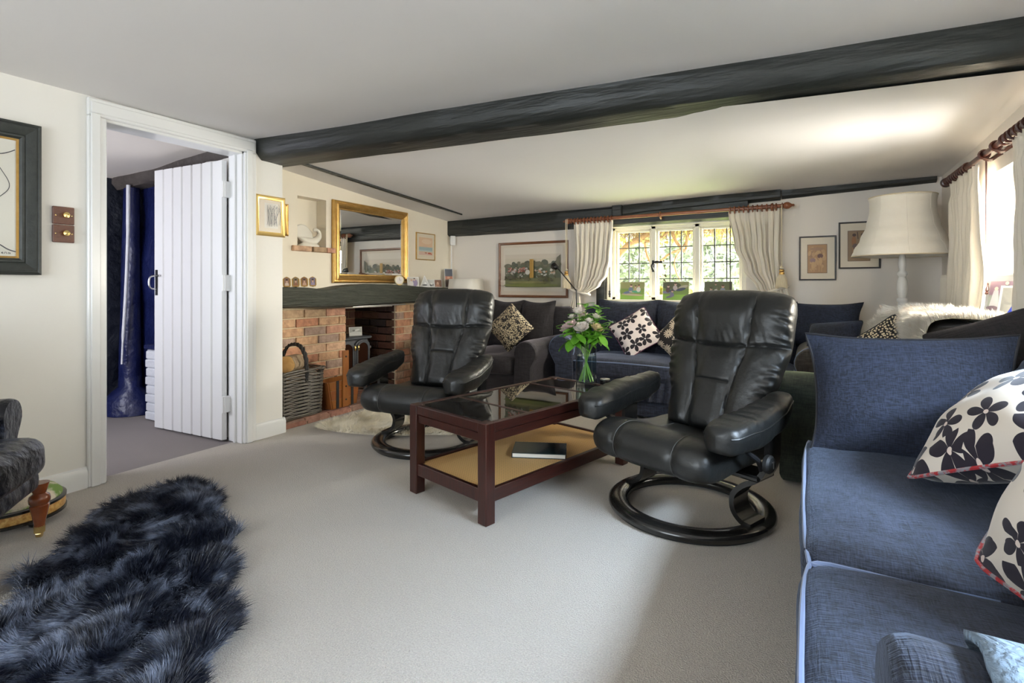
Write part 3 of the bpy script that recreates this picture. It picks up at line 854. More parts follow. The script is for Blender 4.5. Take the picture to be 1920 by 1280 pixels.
# ---------------------------------------------------------------- fireplace: brickwork, hearth, mantel
BX = -3.615
mb = MB()
mb.box((XF - 0.25, YP, 0.0), (BX - 0.006, 3.352, 0.90))
mb.box((XF - 0.25, 4.008, 0.0), (BX - 0.006, YB + 0.02, 0.90))
fire = struct('wall_fireplace', mb, M['mortar'], 0)
mb = MB()
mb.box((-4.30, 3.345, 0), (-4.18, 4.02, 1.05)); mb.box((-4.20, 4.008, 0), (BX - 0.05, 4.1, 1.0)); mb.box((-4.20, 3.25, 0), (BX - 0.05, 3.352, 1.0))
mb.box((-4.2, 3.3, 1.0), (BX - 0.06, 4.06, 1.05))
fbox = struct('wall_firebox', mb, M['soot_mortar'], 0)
unit = MB().box((-0.02, -0.1075, -0.0325), (0.008, 0.1075, 0.0325), 0.004)
brick_me = make_mesh('brick', unit, M['brick'], 20)
soot_me = make_mesh('brick', unit, M['soot_brick'], 20)
rb = random.Random(3)
def course(me, parent, y0, y1, off, place):
    y = y0 - off
    while y < y1 - 0.02:
        a, b = max(y, y0 + 0.004), min(y + 0.215, y1 - 0.004)
        if b - a > 0.045: place(me, parent, (a + b) / 2, (b - a) / 0.215)
        y += 0.225
for r in range(12):
    z = 0.083 + r * 0.0755
    if z > 0.90: break
    def front(me, parent, yc, s, z=z):
        share(me, 'brick', parent, (BX + rb.uniform(-0.003, 0.003), yc, z), (rb.uniform(-.008, .008), 0, rb.uniform(-.01, .01)), (1, s, 1))
    course(brick_me, fire, YP, 3.352, (0.1125 if r % 2 else 0.03), front)
    course(brick_me, fire, 4.005, YB, (0.10 if r % 2 else 0.0), front)
    def reveal(me, parent, xc, s, z=z):
        share(me, 'brick', parent, (xc, 4.004 + rb.uniform(-0.003, 0.003), z), (rb.uniform(-.008, .008), 0, -PI / 2), (1, s, 1))
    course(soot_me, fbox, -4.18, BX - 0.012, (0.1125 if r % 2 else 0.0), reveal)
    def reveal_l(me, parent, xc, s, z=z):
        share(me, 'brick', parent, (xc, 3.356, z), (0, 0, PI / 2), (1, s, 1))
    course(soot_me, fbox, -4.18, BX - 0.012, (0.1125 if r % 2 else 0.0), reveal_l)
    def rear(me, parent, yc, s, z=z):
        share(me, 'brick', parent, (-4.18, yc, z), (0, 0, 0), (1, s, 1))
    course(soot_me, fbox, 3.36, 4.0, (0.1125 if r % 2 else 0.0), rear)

mb = MB().box((-4.2, YP, 0), (-3.372, YB, 0.038))
hearth = struct('floor_hearth', mb, M['mortar'], 0)
hunit = make_mesh('brick', MB().box((-0.0515, -0.1075, -0.022), (0.0515, 0.1075, 0.008), 0.004), M['hearth_brick'], 20)
for row in range(7):
    xc = -3.417 - row * 0.1105
    y = YP + 0.004 - (0.0 if row % 2 == 0 else 0.11)
    while y < 4.5:
        a, b = max(y, YP + 0.004), min(y + 0.215, 4.56)
        if xc < BX - 0.02: a, b = max(a, 3.362), min(b, 3.998)
        if b - a > 0.05:
            share(hunit, 'brick', hearth, (xc, (a + b) / 2, 0.042 + rb.uniform(-0.002, 0.002)), (0, 0, rb.uniform(-.01, .01)), (1, (b - a) / 0.215, 1))
        y += 0.226
eunit = make_mesh('brick', MB().box((-0.01, -0.1075, -0.018), (0.008, 0.1075, 0.018), 0.003), M['hearth_brick'], 20)
y = YP + 0.03
while y < 4.5:
    share(eunit, 'brick', hearth, (-3.371, y + 0.1, 0.019), (0, 0, rb.uniform(-.02, .02)))
    y += 0.226

# mantel beam: a long wavy oak bressummer
def mantel_loop(t):
    y = lerp(YP - 0.02, YB + 0.02, t)
    top = 1.062 + 0.012 * math.sin(y * 2.1) - 0.022 * math.exp(-((y - 3.05) / 0.16) ** 2) + 0.010 * math.exp(-((y - 3.6) / 0.3) ** 2) - 0.012 * smooth01((y - 4.0) / 0.5)
    bot = 0.890 + 0.008 * math.sin(y * 3.3 + 1) + 0.012 * smooth01((3.3 - y) * 2)
    d = -3.475 + 0.008 * math.sin(y * 4)
    return [Vector(p) for p in ((-3.70, y, bot), (d - 0.03, y, bot - 0.002), (d - 0.006, y, bot + 0.012), (d, y, lerp(bot, top, .3)), (d + 0.003, y, lerp(bot, top, .55)), (d, y, lerp(bot, top, .8)), (d - 0.02, y, top - 0.004), (d - 0.06, y, top), (-3.70, y, top + 0.002))]
loops = []
for i in range(61):
    L = mantel_loop(i / 60)
    loops.append([p + Vector((1, 0, 1)) * 0.003 * noise.noise(p * 9) for p in L])
struct('trim_13', MB().loft(loops), M['mantel'], 50)
struct('trim_14', MB().box((-3.62, 3.33, 0.876), (-3.50, 4.03, 0.889), 0.002), M['steel'], 30)

# brick sill below the niche
niche = bpy.data.objects.new('trim_15', None); COL.objects.link(niche); niche['kind'] = 'structure'
sb = make_mesh('brick', MB().box((-0.075, -0.07, -0.022), (0.035, 0.07, 0.022), 0.004), M['brick'], 20)
for yc, s in ((2.90, 1.25), (3.075, 1.0), (3.195, 0.66)):
    share(sb, 'brick', niche, (XF, yc, 1.375), (0, 0, 0), (1, s, 1))

# ---------------------------------------------------------------- windows
def casement(parent, axis, f, a0, a1, z0, z1, bar, cols, rows, depth=0.035):
    """a light: frame bars, lead cames and separate panes, in the plane axis=f"""
    def B(mb, p0, p1, q0, q1, d0, d1, r=0.004):
        if axis == 'y': mb.box((p0, f + d0, q0), (p1, f + d1, q1), r)
        else: mb.box((f + d0, p0, q0), (f + d1, p1, q1), r)
        return mb
    mb = MB()
    B(mb, a0, a0 + bar, z0, z1, -depth / 2, depth / 2); B(mb, a1 - bar, a1, z0, z1, -depth / 2, depth / 2)
    B(mb, a0 + bar, a1 - bar, z0, z0 + bar, -depth / 2, depth / 2); B(mb, a0 + bar, a1 - bar, z1 - bar, z1, -depth / 2, depth / 2)
    fr = obj('casement_frame', mb, M['window_paint'], parent)
    A0, A1, Z0, Z1 = a0 + bar, a1 - bar, z0 + bar, z1 - bar
    for i in range(cols):
        for j in range(rows):
            p0, p1 = lerp(A0, A1, i / cols), lerp(A0, A1, (i + 1) / cols)
            q0, q1 = lerp(Z0, Z1, j / rows), lerp(Z0, Z1, (j + 1) / rows)
            obj('pane', B(MB(), p0 + 0.001, p1 - 0.001, q0 + 0.001, q1 - 0.001, -0.0015, 0.0015, 0), M['pane'], fr, 0)
    for i in range(1, cols):
        p = lerp(A0, A1, i / cols)
        obj('lead_bar', B(MB(), p - 0.0055, p + 0.0055, Z0, Z1, -0.005, 0.005, 0.002), M['lead'], fr)
    for j in range(1, rows):
        q = lerp(Z0, Z1, j / rows)
        obj('lead_bar', B(MB(), A0, A1, q - 0.0045, q + 0.0045, -0.006, 0.006, 0.002), M['lead'], fr)
    return fr

def window_root(name):
    o = bpy.data.objects.new(name, None); COL.objects.link(o); o['kind'] = 'structure'
    return o
w1 = window_root('window_1')
x0, x1, z0, z1 = -1.70, -0.47, 0.93, 1.655
mb = MB()
mb.box((x0, 5.02, z0), (x0 + 0.04, 5.10, z1), 0.004); mb.box((x1 - 0.04, 5.02, z0), (x1, 5.10, z1), 0.004)
mb.box((x0, 5.02, z1 - 0.045), (x1, 5.10, z1), 0.004); mb.box((x0, 5.02, z0), (x1, 5.10, z0 + 0.03), 0.004)
for xm in (-1.285, -0.885): mb.box((xm - 0.022, 5.02, z0), (xm + 0.022, 5.10, z1), 0.004)
obj('window_frame', mb, M['window_paint'], w1)
for a0, a1 in ((x0 + 0.04, -1.307), (-1.263, -0.907), (-0.863, x1 - 0.04)):
    casement(w1, 'y', 5.06, a0, a1, z0 + 0.03, z1 - 0.045, 0.022, 3, 4)
mb = MB().box((x0 - 0.07, YB - 0.10, z0 - 0.035), (x1 + 0.07, 5.06, z0 + 0.002), 0.008)
mb.box((x0 - 0.05, YB - 0.06, z0 - 0.075), (x1 + 0.05, YB + 0.0, z0 - 0.03), 0.004)
obj('window_sill', mb, M['window_paint'], w1)
obj('architrave', MB().box((x0 - 0.035, YB - 0.02, z1 - 0.02), (x1 + 0.03, YB + 0.03, z1 + 0.02), 0.005), M['window_paint'], w1)
obj('architrave', MB().box((x0 - 0.035, YB - 0.02, z0), (x0 + 0.01, YB + 0.03, z1), 0.005), M['window_paint'], w1)
mb = MB().tube(catmull([(-1.283, 5.005, 1.215), (-1.29, 4.985, 1.25), (-1.275, 4.98, 1.285), (-1.24, 4.98, 1.292), (-1.19, 4.985, 1.288)], 5), [0.010, 0.012, 0.013, 0.012] * 5 + [0.008], 8)
mb.box((-1.296, 5.0, 1.20), (-1.270, 5.022, 1.31), 0.004)
obj('window_catch', mb, M['iron'], w1)

w2 = window_root('window_2')
mb = MB()
mb.box((1.08, 2.72, 0.90), (1.16, 2.78, 1.675), 0.004); mb.box((1.08, 3.88, 0.90), (1.16, 3.94, 1.675), 0.004)
mb.box((1.08, 2.78, 0.90), (1.16, 3.88, 0.95), 0.004); mb.box((1.08, 2.78, 1.625), (1.16, 3.88, 1.675), 0.004)
mb.box((1.08, 3.31, 0.95), (1.16, 3.36, 1.625), 0.004)
obj('window_frame', mb, M['window_paint'], w2)
casement(w2, 'x', 1.12, 2.78, 3.31, 0.95, 1.625, 0.03, 2, 2)
casement(w2, 'x', 1.12, 3.36, 3.88, 0.95, 1.625, 0.03, 2, 2)
obj('window_sill', MB().box((0.77, 2.66, 0.868), (1.09, 3.99, 0.902), 0.008), M['window_paint'], w2)

w4 = window_root('window_4')
mb = MB()
mb.box((1.08, 0.30, 0.90), (1.16, 0.36, 1.675), 0.004); mb.box((1.08, 1.84, 0.90), (1.16, 1.90, 1.675), 0.004)
mb.box((1.08, 0.36, 0.90), (1.16, 1.84, 0.95), 0.004); mb.box((1.08, 0.36, 1.625), (1.16, 1.84, 1.675), 0.004)
mb.box((1.08, 1.075, 0.95), (1.16, 1.125, 1.625), 0.004)
obj('window_frame', mb, M['window_paint'], w4)
casement(w4, 'x', 1.12, 0.36, 1.075, 0.95, 1.625, 0.03, 2, 2)
casement(w4, 'x', 1.12, 1.125, 1.84, 0.95, 1.625, 0.03, 2, 2)
obj('window_sill', MB().box((0.84, 0.26, 0.868), (1.09, 1.94, 0.902), 0.008), M['window_paint'], w4)

w3 = window_root('window_3')
mb = MB()
for a in (-2.7, -2.017, -1.333, -0.65): mb.box((a, -2.35, 0.45), (a + 0.05, -2.26, 1.95), 0.004)
mb.box((-2.7, -2.35, 0.45), (-0.6, -2.26, 0.50), 0.004); mb.box((-2.7, -2.35, 1.90), (-0.6, -2.26, 1.95), 0.004)
obj('window_frame', mb, M['window_paint'], w3)
for a in (-2.65, -1.967, -1.283): obj('pane', MB().box((a, -2.306, 0.5), (a + 0.633, -2.302, 1.9)), M['pane'], w3, 0)
obj('window_sill', MB().box((-2.76, -2.30, 0.42), (-0.54, -2.10, 0.452), 0.008), M['window_paint'], w3)
# ================================================================ leather recliners
def make_recliner(name, label):
    t = thing(name, label, 'armchair', group='pair of black leather recliners')
    # ring base
    prof = [(0.375, 0.012), (0.380, 0.022), (0.378, 0.036), (0.366, 0.046), (0.330, 0.050), (0.300, 0.046), (0.288, 0.036), (0.286, 0.020), (0.290, 0.012)]
    seg = 56
    loops = [[(r * math.cos(2 * PI * k / seg), r * math.sin(2 * PI * k / seg), z) for r, z in prof] for k in range(seg)]
    loops.append(loops[0])
    ring = obj('ring_base', MB().loft(loops, True, False), M['black_wood'], t, 50)
    prof2 = [(0.362, 0.0), (0.364, 0.013), (0.302, 0.013), (0.304, 0.0)]
    loops = [[(r * math.cos(2 * PI * k / seg), r * math.sin(2 * PI * k / seg), z) for r, z in prof2] for k in range(seg)]
    loops.append(loops[0])
    obj('glide_ring', MB().loft(loops, True, False), M['rubber'], ring, 50)
    # bent laminated side legs that carry the arms
    for s in (-1, 1):
        cl = catmull([(0.385, 0.53), (0.385, 0.40), (0.380, 0.31), (0.345, 0.245), (0.285, 0.205), (0.245, 0.155), (0.250, 0.095), (0.290, 0.058), (0.335, 0.051)], 5)
        loops = []
        n = len(cl)
        for i, p in enumerate(cl):
            q = cl[min(i + 1, n - 1)] - cl[max(i - 1, 0)]
            nx, nzv = -q.y, q.x
            L = math.hypot(nx, nzv); nx /= L; nzv /= L
            th = 0.011
            wy = interp(i / (n - 1), [(0, 0.050), (0.35, 0.050), (0.6, 0.060), (1, 0.062)])
            yc = interp(i / (n - 1), [(0, 0.03), (0.4, 0.02), (1, 0.0)])
            loops.append([(s * (p.x + nx * th), yc - wy, p.y + nzv * th), (s * (p.x + nx * th), yc + wy, p.y + nzv * th), (s * (p.x - nx * th), yc + wy, p.y - nzv * th), (s * (p.x - nx * th), yc - wy, p.y - nzv * th)])
        obj('leg', MB().loft(loops), M['black_wood'], t, 40)
    mb = MB().box((-0.36, -0.04, 0.235), (0.36, 0.10, 0.262), 0.008)
    mb.box((-0.22, -0.24, 0.245), (0.22, 0.20, 0.275), 0.01)
    obj('seat_frame', mb, M['black_wood'], t)
    # seat: a deep padded pan whose front edge rolls over
    sp = catmull([(0.27, 0.37, 0), (0.14, 0.375, 0), (-0.04, 0.392, 0), (-0.18, 0.425, 0), (-0.27, 0.432, 0), (-0.345, 0.405, 0), (-0.375, 0.345, 0), (-0.355, 0.285, 0), (-0.29, 0.258, 0), (-0.12, 0.262, 0), (0.12, 0.268, 0), (0.27, 0.285, 0)], 5, True)
    loops = []
    NX = 40
    for i in range(NX + 1):
        a = -1 + 2 * i / NX
        a = math.copysign(1 - (1 - abs(a)) ** 1.35, a)
        e = max(0.0, 1 - abs(a) ** 7) ** 0.5
        L = []
        for p in sp:
            y, z = p.x, p.y
            cy, cz = -0.05, 0.335
            k = 0.55 + 0.45 * e
            hw = 0.300 + 0.015 * smooth01(-y * 3)
            g = 0.010 * math.exp(-((abs(a) * hw - 0.155) / 0.010) ** 2) + 0.004 * math.exp(-((abs(a) * hw - 0.155) / 0.03) ** 2)
            dip = -0.018 * (1 - a * a) * smooth01((y + 0.28) * 4) if z > 0.34 else 0
            yy, zz = cy + (y - cy) * (0.80 + 0.20 * e), cz + (z - cz) * k + dip
            d = Vector((0, yy - cy, zz - cz)).normalized()
            w = 0.003 * noise.noise(Vector((a * 5, yy * 14, zz * 14)))
            L.append(Vector((a * hw, yy, zz)) - d * g + d * w)
        loops.append(L)
    seat = obj('seat', MB().loft(loops), M['leather'], t, 60)
    for s in (-1, 1):
        pts = []
        for p in sp[4:42]:
            if p.x > 0.2 and p.y > 0.35: continue
            d = Vector((0, p.x + 0.05, p.y - 0.335)).normalized()
            dip = -0.018 * (1 - 0.26) * smooth01((p.x + 0.28) * 4) if p.y > 0.34 else 0
            pts.append(Vector((s * 0.155, p.x, p.y + dip)) - d * 0.0085)
        obj('seam', MB().tube(pts, 0.0016, 6), M['seam'], seat)
    # backrest: tall, tapering to the seat, quilted into panels, rolled top
    cen = [(0.0, (0.165, 0.335)), (0.22, (0.235, 0.49)), (0.45, (0.300, 0.645)), (0.68, (0.358, 0.800)), (0.88, (0.405, 0.935)), (0.97, (0.440, 0.990)), (1.0, (0.470, 1.005))]
    def centre(v):
        P = [Vector((c[1][0], c[1][1], c[0])) for c in cen]
        for i in range(len(P) - 1):
            if v <= P[i + 1].z or i == len(P) - 2:
                q = (v - P[i].z) / (P[i + 1].z - P[i].z)
                p0 = P[max(i - 1, 0)]; p3 = P[min(i + 2, len(P) - 1)]
                r = 0.5 * ((2 * P[i]) + (P[i + 1] - p0) * q + (2 * p0 - 5 * P[i] + 4 * P[i + 1] - p3) * q * q + (3 * P[i] - p0 - 3 * P[i + 1] + p3) * q ** 3)
                return Vector((0, r.x, r.y))
    def col_seam(v): return interp(v, [(0, 0.40), (0.35, 0.36), (0.62, 0.43), (1, 0.50)])
    def puff(s, v):
        cs_ = col_seam(v)
        d1 = abs(abs(s) - cs_)
        row = 0.60 + (0.03 * (abs(s) - cs_) / (1 - cs_) if abs(s) > cs_ else -0.012 * (1 - (s / cs_) ** 2))
        d2 = abs(v - row)
        d3 = abs(v - 0.335) if abs(s) < cs_ else 1.0
        g = max(math.exp(-(d1 / 0.026) ** 2), math.exp(-(d2 / 0.012) ** 2) * 1.15, math.exp(-(d3 / 0.009) ** 2) * 0.6)
        soft_ = 0.016 * (1 - math.exp(-(d1 / 0.13) ** 2)) * (1 - math.exp(-(d2 / 0.07) ** 2))
        wr = (0.007 * noise.noise(Vector((s * 7, v * 9, 2.0))) + 0.0035 * noise.noise(Vector((s * 16 + v * 10, v * 12, 5.0)))) * math.exp(-(min(d1 * 1.2, d2 * 2) / 0.22) ** 2)
        ruck = 0.0045 * math.sin(v * 95 + 6 * noise.noise(Vector((v * 9, s * 2, 0)))) * smooth01((abs(s) - 0.72) * 5) * smooth01((v - 0.1) * 4)
        head = 0.020 * smooth01((v - 0.66) * 6) * smooth01((1.0 - v) * 9)
        top = 1 - 0.75 * smooth01((v - 0.80) / 0.15)
        return 0.030 * (1 - abs(s) ** 3) + soft_ * top - 0.013 * g * top + wr + ruck + head
    loops = []
    NV, NF, NB = 110, 96, 26
    for j in range(NV + 1):
        v = j / NV
        c = centre(v); c2 = centre(min(1, v + 0.01)); c1 = centre(max(0, v - 0.01))
        T = (c2 - c1).normalized()
        nf = Vector((0, -T.z, T.y))       # towards the sitter
        if nf.y > 0: nf = -nf
        w = interp(v, [(0, 0.225), (0.18, 0.245), (0.42, 0.300), (0.62, 0.325), (0.85, 0.322), (1.0, 0.300)])
        th = interp(v, [(0, 0.040), (0.1, 0.055), (0.5, 0.055), (0.85, 0.060), (1.0, 0.05)])
        end = math.sqrt(max(0.0, 1 - smooth01((v - 0.93) / 0.07) ** 2)) if v > 0.93 else 1.0
        end0 = math.sqrt(max(0.0, 1 - smooth01((0.05 - v) / 0.05) ** 2)) if v < 0.05 else 1.0
        end = max(0.03, min(end, end0))
        L = []
        for k in range(NF + NB):
            front = k < NF
            a = 1 - 2 * (k / NF if front else 1 - (k - NF) / NB)
            s = math.copysign(1 - (1 - abs(a)) ** 1.25, a)
            cy = math.sqrt(max(0.0, 1 - abs(s) ** (2 / 0.55)))
            off = cy ** 0.75 * th * end
            off = off + puff(s, v) * end * smooth01(cy * 3) if front else -off
            L.append(c + Vector((s * w * (0.90 + 0.10 * end), 0, 0)) + nf * off)
        loops.append(L)
    back = obj('backrest', MB().loft(loops), M['leather'], t, 60)
    # stitched seam lines lie in the grooves of the quilting
    def on_back(s, v):
        c = centre(v); T = (centre(min(1, v + 0.01)) - centre(max(0, v - 0.01))).normalized()
        nf = Vector((0, -T.z, T.y)); nf = -nf if nf.y > 0 else nf
        w = interp(v, [(0, 0.225), (0.18, 0.245), (0.42, 0.300), (0.62, 0.325), (0.85, 0.322), (1.0, 0.300)])
        th = interp(v, [(0, 0.040), (0.1, 0.055), (0.5, 0.055), (0.85, 0.060), (1.0, 0.05)])
        cx = abs(s) ** (1 / 0.55); cy = math.sqrt(max(0, 1 - cx * cx))
        return c + Vector((s * w, 0, 0)) + nf * (cy ** 0.75 * th + puff(s, v) * smooth01(cy * 3))
    for sd in (-1, 1):
        obj('seam', MB().tube([on_back(sd * col_seam(0.06 + 0.86 * i / 30), 0.06 + 0.86 * i / 30) for i in range(31)], 0.0016, 6), M['seam'], back)
    # arm pads
    for s in (-1, 1):
        loops, body = [], []
        pipe_o, pipe_i = [], []
        NA = 34
        for i in range(NA + 1):
            q = i / NA
            y = lerp(-0.355, 0.215, q)
            zc = interp(q, [(0, 0.466), (0.25, 0.483), (0.7, 0.515), (1, 0.548)])
            hw = interp(q, [(0, 0.074), (0.25, 0.086), (0.6, 0.074), (1, 0.052)])
            hh = interp(q, [(0, 0.056), (0.3, 0.064), (0.7, 0.062), (1, 0.050)])
            e = math.sqrt(max(0.0, 1 - (1 - min(1, q / 0.10)) ** 2.4)) * math.sqrt(max(0.0, 1 - (1 - min(1, (1 - q) / 0.10)) ** 2.2))
            e = max(0.05, e)
            xc = s * interp(q, [(0, 0.352), (0.5, 0.372), (1, 0.350)])
            L = []
            for k in range(28):
                ph = 2 * PI * k / 28
                cx, cz = math.cos(ph), math.sin(ph)
                px = math.copysign(abs(cx) ** 0.50, cx) * hw * e * (1.0 if cz > -0.2 else 0.94)
                pz = math.copysign(abs(cz) ** (0.75 if cz > 0 else 0.42), cz) * hh * (0.45 + 0.55 * e)
                wv = 0.004 * noise.noise(Vector((q * 16 + s, cx * 3, cz * 3))) + (0.003 * math.sin(q * 60 + 5 * noise.noise(Vector((q * 5, cx, s)))) * smooth01((cz - 0.2) * 2))
                L.append((xc + px * (1 + wv * 8), y, zc + pz * (1 + wv * 12)))
            loops.append(L)
            if 0.02 < q < 0.97:
                pipe_o.append((xc + s * hw * e * 0.985, y, zc + 0.018)); pipe_i.append((xc - s * hw * e * 0.985, y, zc + 0.018))
        arm = obj('armrest', MB().loft(loops), M['leather'], t, 60)
        obj('piping', MB().tube(pipe_o, 0.004, 6).tube(pipe_i, 0.004, 6), M['leather'], arm)
        # recline knob and its cable on the outer side
        if s > 0:
            kn = MB()
            kn.lathe([(0.034, 0.0), (0.038, 0.004), (0.038, 0.018), (0.030, 0.026), (0.0, 0.028)], 28, M=TR(0.398, -0.055, 0.335) @ RY(PI / 2))
            k = obj('recline_knob', kn, M['rubber'], t)
            obj('knob_mark', MB().box((0.4265, -0.062, 0.345), (0.4285, -0.046, 0.350)).box((0.4265, -0.052, 0.320), (0.4285, -0.048, 0.346)), M['steel'], k)
        obj('arm_bracket', MB().tube(catmull([(s * 0.365, -0.20, 0.49), (s * 0.372, -0.195, 0.44), (s * 0.375, -0.15, 0.39), (s * 0.378, -0.08, 0.345), (s * 0.36, -0.02, 0.29)], 6), 0.011, 8), M['iron'], t)
    # outer side shells of the seat
    return t

rec = make_recliner('recliner_armchair', 'black leather recliner by the fireplace, its ring base behind the coffee table')
rec.location = (-2.25, 2.82, 0); rec.rotation_euler = (0, 0, math.radians(9))
dup(rec, (-0.495, 2.60, 0), math.radians(-23), 'black leather recliner nearest the right-hand sofa, round ring base in full view')

# ================================================================ coffee table
ct = thing('coffee_table', 'dark mahogany coffee table with smoked glass top and cane shelf', 'table', (-1.37, 2.59, 0), math.radians(-14.8))
L2, W2, TH = 0.5825, 0.292, 0.456
for sx in (-1, 1):
    for sy in (-1, 1):
        x0, x1 = sorted((sx * W2, sx * (W2 - 0.058))); y0, y1 = sorted((sy * L2, sy * (L2 - 0.058)))
        obj('leg', MB().box((x0, y0, 0), (x1, y1, TH), 0.004), M['mahogany'], ct)
a = W2 - 0.058; b = L2 - 0.058
for sx in (-1, 1):
    x0, x1 = sorted((sx * (W2 - 0.004), sx * (W2 - 0.034)))
    obj('top_rail', MB().box((x0, -b, TH - 0.046), (x1, b, TH - 0.002), 0.003), M['mahogany_y'], ct)
    x0, x1 = sorted((sx * (W2 - 0.010), sx * (W2 - 0.034)))
    obj('apron', MB().box((x0, -b, TH - 0.090), (x1, b, TH - 0.050), 0.003), M['mahogany_y'], ct)
    x0, x1 = sorted((sx * (W2 - 0.008), sx * (W2 - 0.034)))
    obj('shelf_rail', MB().box((x0, -b, 0.095), (x1, b, 0.155), 0.003), M['mahogany_y'], ct)
for sy in (-1, 1):
    y0, y1 = sorted((sy * (L2 - 0.004), sy * (L2 - 0.034)))
    obj('top_rail', MB().box((-a, y0, TH - 0.046), (a, y1, TH - 0.002), 0.003), M['mahogany'], ct)
    y0, y1 = sorted((sy * (L2 - 0.010), sy * (L2 - 0.034)))
    obj('apron', MB().box((-a, y0, TH - 0.090), (a, y1, TH - 0.050), 0.003), M['mahogany'], ct)
    y0, y1 = sorted((sy * (L2 - 0.008), sy * (L2 - 0.034)))
    obj('shelf_rail', MB().box((-a, y0, 0.095), (a, y1, 0.155), 0.003), M['mahogany'], ct)
for y in (-0.275, 0.305):
    obj('cross_bar', MB().box((-W2 + 0.034, y - 0.011, TH - 0.044), (W2 - 0.034, y + 0.011, TH - 0.004), 0.002), M['mahogany'], ct)
for y0, y1 in ((-L2 + 0.034, -0.286), (-0.264, 0.294), (0.316, L2 - 0.034)):
    g = obj('glass_pane', MB().box((-W2 + 0.034, y0, TH - 0.016), (W2 - 0.034, y1, TH - 0.006)), M['smoked'], ct, 0)
    g['label'] = 'smoked glass pane'
obj('cane_panel', MB().box((-W2 + 0.034, -L2 + 0.034, 0.138), (W2 - 0.034, L2 - 0.034, 0.147)), M['cane'], ct, 0)

bk = thing('book', 'dark glossy hardback book lying on the cane shelf of the coffee table', 'book', (-1.285, 2.585, 0.1475), math.radians(23))
obj('cover', MB().box((-0.145, -0.10, 0.024), (0.145, 0.10, 0.028), 0.001).box((-0.145, -0.10, 0.0), (0.145, 0.10, 0.004), 0.001).box((-0.147, -0.10, 0.0), (-0.142, 0.10, 0.028), 0.001), M['dark_book'], bk)
obj('page_block', MB().box((-0.142, -0.096, 0.004), (0.139, 0.096, 0.024)), M['pages'], bk)

# ================================================================ upholstery
def arm_profile(w, h, roll, s, lift=0.02):
    """outline of a rolled arm seen from the front; s=+1 leans outwards to +x"""
    pts = [(0.0, lift), (w * 0.80, lift), (w * 0.82, h - 2.2 * roll)]
    cx, cz = w * 0.55, h - roll
    for k in range(15):
        an = math.radians(-25 + 230 * k / 14)
        pts.append((cx + roll * 1.05 * math.cos(an), cz + roll * math.sin(an)))
    pts += [(0.0, h - 2.3 * roll)]
    return [(s * x, z) for x, z in pts]

